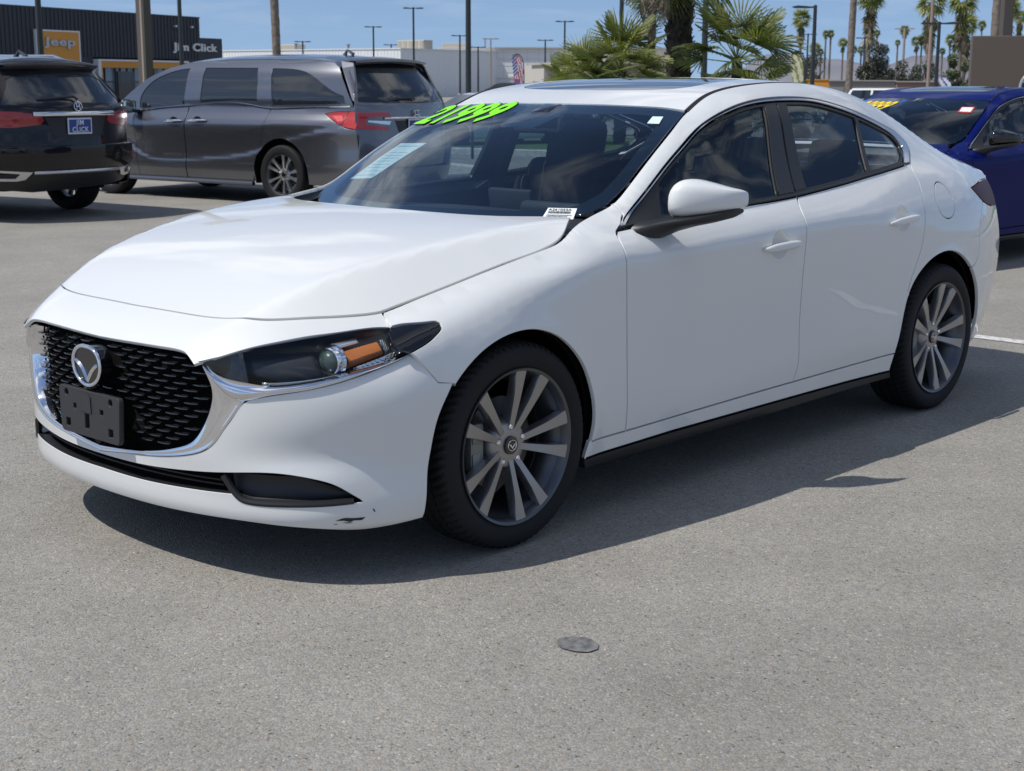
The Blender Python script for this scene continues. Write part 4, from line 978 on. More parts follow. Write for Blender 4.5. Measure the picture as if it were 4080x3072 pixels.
        o = b.build('projector_ring', M_CHROME, lens, True, 40); o.matrix_world = Matrix.Translation(c) @ q.to_4x4(); o.rotation_mode = 'XYZ'
        b = MB(); b.lathe([(.0335, .0), (.030, .010), (.022, .018), (.012, .0225), (.0005, .024)], 'z', 32)
        o = b.build('projector_lens', mat('projector_glass', (.05, .075, .06), .03, .1, 1.0), lens, True, 60); o.matrix_world = Matrix.Translation(c) @ q.to_4x4()
        # amber turn signal with ribs, clear reflector, crystal strips
        def block(name, mt, u0, u1, v0, v1, d, ribs=0, th=.012, v0b=None, v1b=None):
            n = 22; us2 = np.linspace(u0, u1, n); cs = []
            for t in np.linspace(0, 1, 7):
                row = []
                for i, u in enumerate(us2):
                    f_ = i/(n-1); a = v0+(((v0b if v0b is not None else v0))-v0)*f_; b2 = v1+((v1b if v1b is not None else v1)-v1)*f_
                    row.append(H(u, a+(b2-a)*t, d+(th if t in (0, 1) or i in (0, n-1) else 0)+(ribs*((i+int(t*6)) % 2) if ribs else 0)))
                cs.append(row)
            return strip(name, mt, lens, cs, smooth=not ribs)
        block('turn_signal', M_AMBER, .695, .885, .36, .74, .022, .0014, .02, .26, .62)
        block('reflector', M_CRYST, .72, .955, .78, 1.0, .024, .004, .01, .66, .90)
        block('reflector', M_CRYST, .895, .975, .16, .66, .028, .006, .01, .10, .66)
        block('reflector', M_CRYST, .66, .80, .12, .30, .026, .0, .006, .08, .22)
        block('light_guide', mat('light_guide', (.30, .32, .34), .15, .3), .30, .66, .88, .955, .020, 0, .004)
        block('inner_baffle', M_BLACKPL, .24, .58, .12, .80, .046, .0, .01)
    # ---- emblem with radar cover
    E0 = Vector((-.918, 0, .588)); fE = lambda u, v, h: E0+Vector((-h+.06*(u*u), u, v))
    em = MB()
    el = lambda rx, rz, n=40: [(rx*math.copysign(abs(math.cos(t))**.92, math.cos(t)), rz*math.sin(t)+.006*abs(math.cos(t))) for t in np.linspace(0, 2*math.pi, n+1)[:-1]]
    em.prism(el(.076, .061), -.03, .010, fE); o_em = em.build('emblem', M_GLOSSBK, root, True, 40)
    rg = MB(); pts = [fE(u, v, .012) for u, v in el(.0735, .0585)]; rg.tube(pts+[pts[0], pts[1]], .0062, 8, False)
    rg.build('emblem_ring', M_CHROME, o_em, True, 60)
    wg = MB()
    for sx in (-1, 1):
        o2 = [(0, -.034), (.008, -.022), (.022, -.004), (.044, .010), (.066, .0165), (.069, .008), (.050, .000), (.030, -.016), (.014, -.036), (0, -.050)]
        rings = []
        up_ = sm(o2[:5], .006); dn = arclen(sm([(0, -.050), (.012, -.037), (.030, -.015), (.050, .000), (.067, .010)], .006), len(up_))
        mid_ = (up_+dn)/2
        cs = [[fE(sx*u, v, h) for u, v in c] for c, h in ((up_, .0105), (mid_, .0175), (dn, .0105))]
        n = len(up_); vs = [[wg.bm.verts.new(p) for p in c] for c in cs]
        for i in range(2):
            for k in range(n-1): wg.bm.faces.new((vs[i][k], vs[i][k+1], vs[i+1][k+1], vs[i+1][k]))
    wg.build('emblem_wing', M_CHROME, o_em, True, 30)
    # ---- front plate bracket with its openings
    fP = lambda u, v: np.stack([-.932+.02*(v-.44)+0*u, u+0*v, v+0*u], -1)
    rr = lambda u0, u1, v0, v1: [(u0, v0), (u1, v0), (u1, v1), (u0, v1)]
    out = [(-.150,.370),(.146,.370),(.158,.380),(.166,.500),(.158,.511),(-.158,.511),(-.166,.500),(-.160,.380)]
    holes = [circ(-.118, .492, .011, 14), circ(.124, .492, .011, 14), rr(-.128, -.104, .388, .413), rr(.106, .130, .388, .413), rr(.0, .024, .395, .440), rr(-.078, -.060, .448, .464), rr(.070, .086, .448, .464)]
    pb = panel('plate_bracket', mat('bracket_plastic', (.028, .028, .030), .5), root, fP, out, (-1, 0, 0), holes=holes, step=.03, edge=.008, depth=.016, gap=0, rnd=.002)
    b = MB(); b.prism([(-.016, .445), (.045, .447), (.043, .503), (.0, .503), (-.012, .494)], 0, .0035, lambda u, v, h: Vector((-.9315+.02*(v-.44)-h, u, v))); b.build('bracket_pad', MATS['bracket_plastic'], pb)
def windshield_marks(root):
    """painted price, paper sheet, small stickers, all lying on the glass"""
    def onglass(V, s0, z0, us, uz, off):
        """letter plane (x right, y up) -> glass; us = (ds,dz) per unit x, uz per unit y"""
        s = s0+V[:, 0]*us[0]+V[:, 1]*uz[0]; z = z0+V[:, 0]*us[1]+V[:, 1]*uz[1]
        uv = np.c_[s, z]; n = surf_normals(fW, uv, (-1, 0, .6)); return fW(s, z)+n*off
    V0, F = text_mesh('21999', 1.0, .0, .32)
    for nm, bold, m_, of in (('price_outline', .075, mat('sticker_black', (.01, .02, .01), .5), .0015), ('price_digits', .045, mat('neon_green', (.22, .80, .0), .45), .003)):
        V, F = text_mesh('21999', 1.0, bold*.72, .32)
        w, h = V0[:, 0].max(), V0[:, 1].max()
        # baseline from (s=-.55) to (-.20) seen from outside left to right; +Y is the car's right
        P = onglass(V, .652, 1.247, (-.470/w, .022/w), (.012/h, .066/h), of)
        V2, F2 = subdivide(P, F)
        mesh_obj(nm, V2, F2, m_, root, False)
    quad = lambda nm, pts, m_, of: panel(nm, m_, root, fW, pts, (-1, 0, .6), step=.03, edge=.02, gap=0, rnd=.0003, depth=.001, off=of)
    quad('paper_sheet', [(.630,1.050),(.466,1.062),(.394,1.192),(.580,1.185)], mat('tinted_paper', (.55, .68, .68), .6), -.012)
    for t in (.08, .9):
        a = np.array([(.630,1.050),(.466,1.062)]); b = np.array([(.580,1.185),(.394,1.192)])
        l0, l1 = a[0]*(1-t)+b[0]*t, a[1]*(1-t)+b[1]*t
        d = (b[0]-a[0])*.012
        quad('paper_line', [l0*.93+l1*.07, l0*.07+l1*.93, l0*.07+l1*.93+d, l0*.93+l1*.07+d], mat('paper_ink', (.16, .26, .28), .6), -.0105)
    for t in (.2, .3, .38, .48, .56, .64, .72):
        a = np.array([(.630,1.050),(.466,1.062)]); b = np.array([(.580,1.185),(.394,1.192)])
        l0, l1 = a[0]*(1-t)+b[0]*t, a[1]*(1-t)+b[1]*t; d = (b[0]-a[0])*.010
        e = .88 if t != .48 else .7
        quad('paper_line', [l0*.88+l1*.12, l0*(1-e)+l1*e, l0*(1-e)+l1*e+d, l0*.88+l1*.12+d], mat('paper_ink_pale', (.36, .50, .50), .6), -.0105)
    quad('inspection_sticker', [(-.537,1.271),(-.583,1.270),(-.557,1.294),(-.517,1.294)], mat('pale_green_sticker', (.62, .80, .74), .5), .002)
    # stock label at the foot of the glass
    st_ = root_label = quad('stock_label', [(-.574,.968),(-.548,1.000),(-.641,1.001),(-.672,.970)], M_PAPER, .003)
    ink = mat('label_ink', (.02, .02, .02), .6)
    V, F = text_mesh('A261033A', 1.0, .02); w = V[:, 0].max()
    mesh_obj('label_lettering', onglass(V, -.562, .9915, (-.074/w, .0008/w), (.0095, .0085), .0045), F, ink, st_, False)
    random.seed(4); Vv, Ff = [], []
    x = 0.0
    while x < 1:
        wd = random.choice((.010, .010, .018, .026)); k = len(Vv)
        Vv += [(x, 0, 0), (x+wd, 0, 0), (x+wd, 1, 0), (x, 1, 0)]; Ff.append((k, k+1, k+2, k+3)); x += wd+random.choice((.010, .012, .020))
    P = onglass(np.array(Vv), -.571, .9830, (-.070, .001), (.0068, .0068), .0045)
    mesh_obj('barcode', P, Ff, ink, st_, False)
    Vv, Ff = [], []
    for r in range(3):
        x = 0
        while x < (1 if r < 2 else .85):
            wd = random.uniform(.02, .06); k = len(Vv); Vv += [(x, -r*.4, 0), (x+wd, -r*.4, 0), (x+wd, -r*.4+.2, 0), (x, -r*.4+.2, 0)]; Ff.append((k, k+1, k+2, k+3)); x += wd+.015
    mesh_obj('label_print', onglass(np.array(Vv), -.575, .9790, (-.076, .001), (.005, .0055), .0045), Ff, ink, st_, False)
def subdivide(P, F, mx=.02):
    bm = bmesh.new(); vs = [bm.verts.new(p) for p in P]
    for f in F:
        try: bm.faces.new([vs[i] for i in f])
        except ValueError: pass
    V = np.array([v.co[:] for v in bm.verts]); bm.verts.index_update(); Fo = [tuple(v.index for v in f.verts) for f in bm.faces]; bm.free()
    return V, Fo
# ------------------------------------------------------------------ the other vehicles
M_GREY = mat('grey_metallic_paint', (.17, .172, .19), .27, .85, 1.0, .03, spec=.3)
M_BLACKP = mat('black_paint', (.006, .005, .007), .3, 0, .8, .02, spec=.1)
M_BLUE = mat('deep_blue_paint', (.003, .009, .10), .3, .0, .18, .02, spec=.02)
M_PRIV = mat('privacy_glass', (.016, .020, .026), .03, 0, .5, .02)
M_SILV = mat('silver_alloy', (.62, .62, .63), .22, .9)
M_REDD = mat('dark_red_lens', (.30, .012, .014), .14, 0, .7)
M_RED = mat('red_lens', (.42, .012, .014), .10, 0, .9)
M_PLATEB = mat('plate_blue', (.02, .045, .24), .35)
M_PLATEW = mat('plate_white', (.62, .68, .75), .5)

class Wagon:
    """tall vehicle: side surface half width s(x,z), roof line zt(x), tail surface xr(z)"""
    def __init__(q, w, pz, zt, cr, xr, bow, ledge=None):
        q.w = nspl(*zip(*w)); q.pz = nspl(*zip(*pz)); a, b = zip(*zt); q.ztx, q.zty = np.array(a), np.array(b); q.cr = nspl(*zip(*cr)); q.xr = nspl(*zip(*xr)); q.bow = bow; q.ledge = ledge and nspl(*zip(*ledge))
    def zt(q, x): return np.interp(x, q.ztx, q.zty)
    def s(q, x, z):
        v = q.w(x)+q.pz(z)
        if q.ledge is not None:
            zl = q.ledge(x); t = np.clip((z-zl+.02)/.10, 0, 1); v = v-.022*t*t*(3-2*t)*np.clip((z-zl-.30)/-.25, 0, 1)
        return v
    def fS(q): return lambda x, z: np.stack([x+0*z, -q.s(x, z), z+0*x], -1)
    def fR(q):
        def f(x, s):
            zt = q.zt(x); st = np.maximum(q.s(x, zt), .2); u = np.minimum(np.abs(s)/st, 1.15)
            return np.stack([x+0*s, s+0*x, zt+q.cr(x)*(1-u**2.4)], -1)
        return f
    def fX(q): return lambda s, z: np.stack([q.xr(z)-q.bow*(np.abs(s)/.9)**2.4, s+0*z, z+0*s], -1)

def plate(root, x, z, w, h, bow_rot, lines, name='licence_plate'):
    b = MB(); b.box((0, 0, 0), (.008, w, h), None, .003); o = b.build(name, M_PLATEW, root); o.location = (x, 0, z); o.rotation_euler = (0, bow_rot, 0)
    b = MB(); b.box((.006, 0, h*.0), (.004, w*.90, h*.80), None, .001); b.build('plate_field', M_PLATEB, o)
    for t, zz, sz in lines:
        V, F = text_mesh(t, sz, .0012, align='CENTER'); V = np.stack([0*V[:, 0]+.0095, V[:, 0], V[:, 1]+zz], -1)
        mesh_obj('plate_lettering', V, F, M_PLATEW, o, False)
    return o
def ring_logo(root, name, x, y, z, outline, rot, rad=.006, d=.01):
    b = MB()
    for ln in outline: b.tube([(d, u, v) for u, v in ln], rad, 6)
    o = b.build(name, M_CHROME, root, True); o.location = (x, y, z); o.rotation_euler = (0, rot, 0); return o

def minivan():
    root = thing('minivan', 'dark grey minivan with red tail lamp parked behind the white sedan', 'minivan', (8.145, 13.067, 0), math.radians(-81.17))
    Q = Wagon([(-.95,.72),(-.6,.90),(-.2,.965),(.5,.985),(2,.99),(3,.985),(3.6,.955),(3.95,.905),(4.25,.83)],
              [(.2,-.05),(.35,-.012),(.5,0),(.75,-.006),(.90,0),(.96,-.015),(1.04,-.065),(1.11,-.098),(1.2,-.105),(1.4,-.15),(1.55,-.205),(1.64,-.275),(1.70,-.36),(1.74,-.5)],
              [(-.95,.62),(-.8,.80),(-.5,.95),(0,1.06),(.10,1.10),(.27,1.215),(.49,1.365),(.70,1.48),(.98,1.585),(1.25,1.64),(1.44,1.66),(1.91,1.685),(2.6,1.688),(3.3,1.675),(3.62,1.645),(3.74,1.58),(3.97,1.20),(4.04,1.10),(4.2,1.0)],
              [(-.9,.05),(0,.05),(.2,.05),(1.0,.06),(2.0,.065),(3.7,.05),(4.1,.03)],
              [(.2,4.20),(.4,4.27),(.8,4.28),(1.0,4.26),(1.19,4.235),(1.4,4.10),(1.6,3.94),(1.7,3.86)], .22,
              [(-.6,1.0),(.0,.86),(.36,.66),(.58,.54),(.89,.445),(1.19,.435),(1.52,.455),(2.02,.495),(2.5,.555),(3.2,.75),(4.2,.9)])
    fs, fr, fx = Q.fS(), Q.fR(), Q.fX(); kw = dict(mirror=True, step=.05, edge=.02, gap=.003)
    P = panel
    arcf = circ(0, .35, .40, 60); arcr = circ(3.0, .35, .42, 60)
    def arc(cx, R, z0): 
        t0 = math.asin((z0-.35)/R); t = np.linspace(math.pi-t0, t0, 40); return np.c_[cx+R*np.cos(t), .35+R*np.sin(t)]   # left to right over the top
    belt = sm([(.05,1.03),(.57,1.06),(1.0,1.10),(1.46,1.13),(1.83,1.16),(2.15,1.172),(2.46,1.152),(2.78,1.115),(3.1,1.12),(3.48,1.135),(3.99,1.145)], .04)
    g3 = sm([(2.70,1.685),(2.72,1.5),(2.78,1.25),(2.80,1.115)], .04); g3b = sm([(2.80,1.115),(2.775,.98),(2.65,.62),(2.59,.45)], .04)
    bz = lambda x: np.interp(x, *belt.T)
    xs = np.linspace(-.9, .05, 20)
    P('fender', M_GREY, root, fs, np.vstack([np.c_[xs, Q.zt(xs)], [(.52, bz(.52)), (.60, .24), (.40, .24)], arc(0, .40, .25)[::-1], [(-.45, .22), (-.85, .25)]]), SIDE, **kw)
    P('front_door', M_GREY, root, fs, np.vstack([[(.52, bz(.52))], seg(belt, .53, 1.43), [(1.44, bz(1.44)), (1.44, .24), (.60, .24)]]), SIDE, **kw)
    P('sliding_door', M_GREY, root, fs, np.vstack([[(1.448, bz(1.448))], seg(belt, 1.46, 2.80), g3b, arc(3.0, .42, .35)[:3][::-1], [(2.55, .24), (1.45, .24)]]), SIDE, **kw)
    lamp = [(3.63,1.065),(3.80,1.085),(3.97,1.092),(4.07,1.092),(4.08,.895),(3.96,.912),(3.81,.97)]
    P('rear_quarter', M_GREY, root, fs, np.vstack([seg(belt, 2.81, 3.99), [(4.05, 1.15), (4.085, 1.097), (3.97, 1.096), (3.80, 1.089), (3.622, 1.067), (3.81, .966), (3.96, .907), (4.09, .89), (4.115, .6), (4.07, .30), (3.6, .24)], arc(3.0, .42, .25)[::-1], g3b[::-1][:-1]]), SIDE, **kw)
    w1 = sm([(.57,1.10),(.575,1.20),(.64,1.32),(.77,1.425),(.98,1.51),(1.20,1.563),(1.36,1.578)], .03); w1 = np.vstack([w1, [(1.355, 1.15), (.82, 1.105)]])
    w2 = [(1.63,1.585),(2.50,1.58),(2.545,1.45),(2.575,1.20),(2.2,1.205),(1.64,1.175)]
    w3 = np.vstack([[(2.83,1.155),(2.74,1.575)], sm([(2.74,1.575),(3.05,1.565),(3.29,1.525),(3.50,1.425),(3.68,1.325),(3.80,1.278),(3.855,1.262)], .03), [(3.88,1.18),(3.3,1.165)]])
    xs = np.linspace(.05, 3.97, 80)
    P('roof_rail', M_GREY, root, fs, np.vstack([np.c_[xs, Q.zt(xs)], belt[::-1]]), SIDE, holes=[w1, w2, w3], **kw)
    for nm, w in (('front_window', w1), ('sliding_door_window', w2), ('quarter_window', w3)): P(nm, M_PRIV, root, fs, w, SIDE, mirror=True, step=.08, edge=.03, gap=-.004, off=-.008, depth=.003)
    for sg in (-1, 1):
        bt = seg(belt, .55, 3.98)
        MB().tube([(x, -sg*(Q.s(x, z)+.002), z) for x, z in bt], .011, 6).build('belt_trim', M_CHROME, root, True)
        MB().tube([(x, sg*(Q.s(x, .25)+.01), .235) for x in np.linspace(.42, 2.56, 20)], .03, 8).build('side_sill', M_GREY, root, True)
        for x0, x1, z0 in ((1.10, 1.42, .945), (1.51, 1.83, .955)):
            pts = [(x, sg*(Q.s(x, z0)+.028*math.sin(math.pi*np.clip((x-x0)/(x1-x0), .06, .94))**.5), z0+(x-x0)*.03) for x in np.linspace(x0, x1, 9)]
            MB().tube(pts, [.008, .015, .019, .02, .02, .02, .019, .015, .008], 8).build('door_handle', M_CHROME, root, True)
            a = MB(); a.lathe([(.0005, 0), (.06, -.0005), (.072, .003)], 'y', 20); o = a.build('handle_cup', M_LINER if sg < 0 else M_LINER, root, True); o.location = ((x0+x1)/2, sg*(Q.s((x0+x1)/2, z0)+.004), z0+.01); o.scale = (1, 1, .62)
        b = MB(); b.box((.52, sg*1.06, 1.12), (.12, .20, .17), None, .05); b.box((.57, sg*.96, 1.06), (.08, .12, .04), None, .015)
        o = b.build('door_mirror', M_BLACKPL, root, True, 50); MB().box((.583, sg*1.065, 1.12), (.004, .17, .135), None, .02).build('mirror_glass', mat('mirror_glass_grey', (.45, .52, .50), .06, .9), o, True)
    xs = np.linspace(-.88, .06, 20); sl = lambda x: Q.s(x, Q.zt(x))-.004
    P('hood', M_GREY, root, fr, sym(np.vstack([[(-.88, 0)], np.c_[xs, sl(xs)], [(.12, 0)]])), UP, step=.08, edge=.04)
    xs = np.linspace(.08, .96, 24)
    P('windshield', M_PRIV, root, fr, sym(np.vstack([[(.13, 0)], np.c_[xs, sl(xs)], [(.92, 0)]])), (-.5, 0, 1), step=.08, edge=.04, depth=.004)
    xs = np.linspace(.97, 3.72, 60)
    P('roof', M_GREY, root, fr, sym(np.vstack([[(.93, 0)], np.c_[xs, sl(xs)], [(3.86, 0)]])), UP, step=.08, edge=.03)
    # tail
    rg = np.vstack([sm([(-.66,1.575),(-.70,1.50),(-.765,1.30),(-.80,1.20)], .04), sm([(-.80,1.20),(-.4,1.19),(0,1.187)], .05)]); rg = np.vstack([[(0, 1.645)], sm([(0,1.645),(-.4,1.63),(-.60,1.605),(-.66,1.575)], .04)[1:], rg[1:]])
    ch = np.vstack([[(0, 1.68)], sm([(-.35,1.675),(-.60,1.65),(-.67,1.62)], .04), sm([(-.72,1.53),(-.81,1.30),(-.85,1.17)], .04), [(-.86, 1.0), (-.855, .87), (-.84, .60), (-.74, .46), (0, .45)]])
    P('tailgate', M_GREY, root, fx, symu(ch), (1, 0, 0), holes=[symu(rg)], step=.06, edge=.025)
    P('rear_window', M_PRIV, root, fx, symu(rg), (1, 0, 0.3), step=.08, edge=.03, gap=-.003, off=-.006)
    P('rear_bumper', M_GREY, root, lambda s, z: fx(s, z)+np.stack([.05+0*s*z, 0*s*z, 0*s*z], -1), [(-.86, .84), (-.80, .58), (-.74, .44), (.74, .44), (.80, .58), (.86, .84), (.90, .45), (.82, .24), (-.82, .24), (-.90, .45)], (1, 0, 0), step=.06, edge=.03, depth=.06)
    xs = np.linspace(-.66, .66, 31)
    strip('spoiler', M_GREY, root, [[(3.70, s, 1.672+.045*(1-(s/.7)**2)) for s in xs], [(4.02-.22*(abs(s)/.9)**2.4, s, 1.655+.03*(1-(s/.7)**2)) for s in xs], [(4.03-.22*(abs(s)/.9)**2.4, s, 1.635+.03*(1-(s/.7)**2)) for s in xs], [(3.96-.22*(abs(s)/.9)**2.4, s, 1.615+.03*(1-(s/.7)**2)) for s in xs]])
    for sg in (-1, 1):
        MB().prism([(3.70, 1.655), (3.76, 1.58), (3.975, 1.22), (4.03, 1.19), (4.02, 1.30), (3.90, 1.60), (3.86, 1.66)], -.012, .012, lambda u, v, h: (u, sg*(Q.s(u-.12, v)-.03+h), v)).build('pillar_fin', M_GREY, root)
    P('tail_lamp', M_RED, root, fs, lamp, SIDE, mirror=True, step=.04, edge=.02, gap=0, off=.006, depth=.02)
    for sg in (-1, 1):
        L1 = [(sg*a, b) for a, b in [(.835,1.085),(.80,1.085),(.47,1.085),(.42,1.065),(.42,1.035),(.70,1.030),(.735,1.0),(.74,.965),(.72,.945),(.46,.918),(.46,.878),(.80,.890),(.835,.90)]]
        P('tail_lamp', M_RED, root, fx, L1, (1, 0, 0), step=.05, edge=.02, gap=.003, off=.010, depth=.02)
        L2 = [(sg*a, b) for a, b in [(.715,.998),(.725,.972),(.62,.958),(.44,.935),(.41,.985),(.55,.99)]]
        P('reverse_lamp', M_CRYST, root, fx, L2, (1, 0, 0), step=.05, edge=.02, gap=.003, off=.004, depth=.01)
    M_LR = mat('lamp_highlight_red', (.75, .10, .10), .12, .2, 1.0); M_LD = mat('lamp_divider', (.09, .004, .006), .2, 0, .6)
    P('lamp_highlight', M_LR, root, fs, [(3.74,1.04),(3.86,1.045),(3.90,.985),(3.83,.975)], SIDE, mirror=True, step=.05, edge=.03, gap=0, off=.0075, depth=.002)  # brighter red patch: a highlight painted onto the lamp
    P('lamp_divider', M_LD, root, fs, [(3.925,1.088),(3.94,1.088),(3.90,.945),(3.885,.95)], SIDE, mirror=True, step=.05, edge=.03, gap=0, off=.0078, depth=.002)
    P('lamp_divider', M_LD, root, fs, [(3.64,1.058),(3.92,1.078),(3.92,1.072),(3.65,1.052)], SIDE, mirror=True, step=.05, edge=.03, gap=0, off=.0078, depth=.002)
    s_ = np.linspace(-.52, .52, 25)
    strip('tailgate_garnish', M_CHROME, root, [fx(s_, 0*s_+z)+[d, 0, 0] for z, d in ((1.030, .0), (1.025, .02), (1.010, .022), (1.002, .0))])
    hx = float(Q.xr(1.045))+.012
    ring_logo(root, 'emblem', hx, 0, 1.052, [[(-.052,.045),(-.058,0),(-.042,-.045),(.042,-.045),(.058,0),(.052,.045),(.0,.05),(-.052,.045)], [(-.034,.036),(-.020,-.038)], [(.034,.036),(.020,-.038)], [(-.024,-.002),(.024,-.002)]], 0, .0075)
    plate(root, float(Q.xr(.92))+.012, .925, .31, .155, 0, [('JIM', .012, .055), ('CLICK', -.048, .055)])
    P('plate_recess', M_BLACKPL, root, fx, [(-.36, .99), (.36, .99), (.30, .82), (-.30, .82)], (1, 0, 0), step=.06, edge=.03, off=.003, depth=.004)
    b = MB(); b.tube([(float(Q.xr(1.24))+.012-.0, -.30, 1.235), (float(Q.xr(1.24))+.02, .0, 1.245), (float(Q.xr(1.24))+.02, .02, 1.225)], .011, 6); b.build('rear_wiper', M_BLACKPL, root, True)
    b = MB(); b.tube([(3.20, 0, 1.74), (3.24, 0, 1.80), (3.33, 0, 1.745)], [.03, .012, .025], 6); b.build('roof_antenna', M_GREY, root, True)
    bx = MB(); bx.box((1.7, 0, .42), (4.5, 1.5, .35)); bx.box((1.9, 0, .85), (3.6, 1.62, .55)); bx.build('underbody', M_LINER, root)
    for cx, R_ in ((0, .43), (3.0, .44)):
        for sg in (-1, 1):
            a = np.linspace(math.radians(-15), math.radians(195), 30)
            V = [(cx+R_*math.cos(t), sg*y, .35+R_*math.sin(t)) for y in (.62, .935) for t in a]+[(cx, sg*.62, .35)]
            mesh_obj('wheel_housing', V, [(k, k+1, 30+k+1, 30+k) for k in range(29)]+[(k, k+1, 60) for k in range(29)], M_LINER, root)
    w = wheel_parts(root, M_SILV, False, 10, .243, .35, .115)
    place_wheels(root, w, [(0, -.845, .349, 0), (3.0, -.845, .349, 0), (0, .845, .349, math.pi), (3.0, .845, .349, math.pi)])
    return root

def suv():
    root = thing('suv', 'black SUV seen from behind with a blue plate and chrome tailgate bar', 'suv', (4.409, 13.875, 0), math.radians(-81.17))
    Q = Wagon([(-.95,.70),(-.6,.88),(0,.955),(1,.97),(2.8,.975),(3.4,.955),(3.7,.915),(3.95,.86),(4.1,.80)],
              [(.25,-.06),(.45,-.01),(.7,0),(.9,-.01),(1.08,-.04),(1.14,-.065),(1.3,-.13),(1.5,-.225),(1.6,-.29),(1.66,-.38),(1.7,-.5)],
              [(-.95,.70),(-.8,.88),(-.4,1.0),(.2,1.09),(.6,1.30),(1.1,1.53),(1.4,1.60),(2.0,1.645),(2.8,1.63),(3.3,1.585),(3.45,1.53),(3.60,1.37),(3.74,1.22),(3.80,1.14),(3.95,1.0)],
              [(-.9,.05),(0,.05),(1.0,.055),(2.0,.06),(3.4,.06),(4.0,.03)],
              [(.3,3.86),(.5,3.97),(.75,4.01),(1.0,3.99),(1.16,3.975),(1.3,3.87),(1.45,3.74),(1.6,3.60)], .30)
    fs, fr, fx = Q.fS(), Q.fR(), Q.fX(); kw = dict(mirror=True, step=.06, edge=.025, gap=.003); P = panel
    def arc(cx, R, z0):
        t0 = math.asin((z0-.37)/R); t = np.linspace(math.pi-t0, t0, 30); return np.c_[cx+R*np.cos(t), .37+R*np.sin(t)]
    xs = np.linspace(-.88, 3.74, 90)
    w1 = [(.75,1.14),(1.15,1.42),(1.5,1.53),(1.62,1.545),(1.60,1.15)]; w2 = [(1.74,1.15),(1.76,1.55),(2.5,1.54),(2.62,1.18)]; w3 = [(2.75,1.19),(2.64,1.535),(3.05,1.51),(3.42,1.33),(3.35,1.22)]
    P('body_side', M_BLACKP, root, fs, np.vstack([np.c_[xs, Q.zt(xs)], [(3.66, 1.12), (3.62, .95), (3.68, .78), (3.70, .34), (3.3, .28)], arc(2.82, .43, .29)[::-1], [(.43, .29)], arc(0, .43, .29)[::-1], [(-.85, .32)]]), SIDE, holes=[w1, w2, w3], **kw)
    for nm, w in (('front_window', w1), ('rear_door_window', w2), ('quarter_window', w3)): P(nm, M_PRIV, root, fs, w, SIDE, mirror=True, step=.1, edge=.04, gap=-.004, off=-.008, depth=.003)
    sl = lambda x: Q.s(x, Q.zt(x))-.004
    xs = np.linspace(-.88, .2, 16); P('hood', M_BLACKP, root, fr, sym(np.vstack([[(-.88, 0)], np.c_[xs, sl(xs)], [(.25, 0)]])), UP, step=.1, edge=.05)
    xs = np.linspace(.22, 1.1, 16); P('windshield', M_PRIV, root, fr, sym(np.vstack([[(.27, 0)], np.c_[xs, sl(xs)], [(1.05, 0)]])), (-.5, 0, 1), step=.1, edge=.05)
    xs = np.linspace(1.11, 3.36, 40); P('roof', M_GREY if 0 else mat('black_roof_paint', (.03, .03, .034), .2, 0, 1.0), root, fr, sym(np.vstack([[(1.06, 0)], np.c_[xs, sl(xs)], [(3.52, 0)]])), UP, step=.1, edge=.04)
    rg = np.vstack([[(0, 1.50)], sm([(0,1.50),(-.30,1.49),(-.52,1.465),(-.60,1.43)], .04)[1:], sm([(-.64,1.36),(-.72,1.26),(-.775,1.195)], .04), sm([(-.74,1.185),(-.4,1.205),(0,1.21)], .05)])
    ch = np.vstack([[(0, 1.63)], sm([(-.3,1.625),(-.52,1.59),(-.60,1.54)], .04), sm([(-.66,1.42),(-.76,1.27),(-.83,1.17),(-.86,1.12)], .04), [(-.88, .90), (-.84, .76), (0, .76)]])
    P('tailgate', M_BLACKP, root, fx, symu(ch), (1, 0, 0), holes=[symu(rg)], step=.06, edge=.03)
    P('rear_window', M_PRIV, root, fx, symu(rg), (1, 0, .3), step=.1, edge=.04, gap=-.003, off=-.006)
    xs = np.linspace(-.60, .60, 25)
    strip('spoiler', MATS['black_roof_paint'], root, [[(3.38, s, 1.615+.06*(1-(s/.62)**2)) for s in xs], [(3.74-.30*(abs(s)/.9)**2.4, s, 1.595+.02*(1-(s/.62)**2)) for s in xs], [(3.74-.30*(abs(s)/.9)**2.4, s, 1.57+.02*(1-(s/.62)**2)) for s in xs], [(3.62-.30*(abs(s)/.9)**2.4, s, 1.515+.01*(1-(s/.62)**2)) for s in xs]])
    P('rear_bumper', M_BLACKP, root, lambda s, z: fx(s, z)+np.stack([.055+0*s*z, 0*s*z, 0*s*z], -1), [(-.92, .78), (.92, .78), (.95, .60), (.92, .50), (-.92, .50), (-.95, .60)], (1, 0, 0), step=.07, edge=.03, depth=.08, rnd=.012)
    P('lower_valance', M_BLACKPL, root, lambda s, z: fx(s, z)+np.stack([.03+0*s*z, 0*s*z, 0*s*z], -1), [(-.93, .50), (.93, .50), (.86, .38), (.5, .34), (-.5, .30), (-.86, .34)], (1, 0, 0), step=.07, edge=.03, depth=.08)
    s_ = np.linspace(-.56, .56, 25)
    strip('skid_trim', M_SILV, root, [fx(s_, 0*s_+z)+[d, 0, 0] for z, d in ((.525, .05), (.52, .075), (.49, .075), (.485, .05))])
    s_ = np.linspace(-.52, .52, 25)
    strip('tailgate_garnish', M_CHROME, root, [fx(s_, 0*s_+z)+[d, 0, 0] for z, d in ((1.118, .0), (1.110, .028), (1.075, .028), (1.068, .0))])
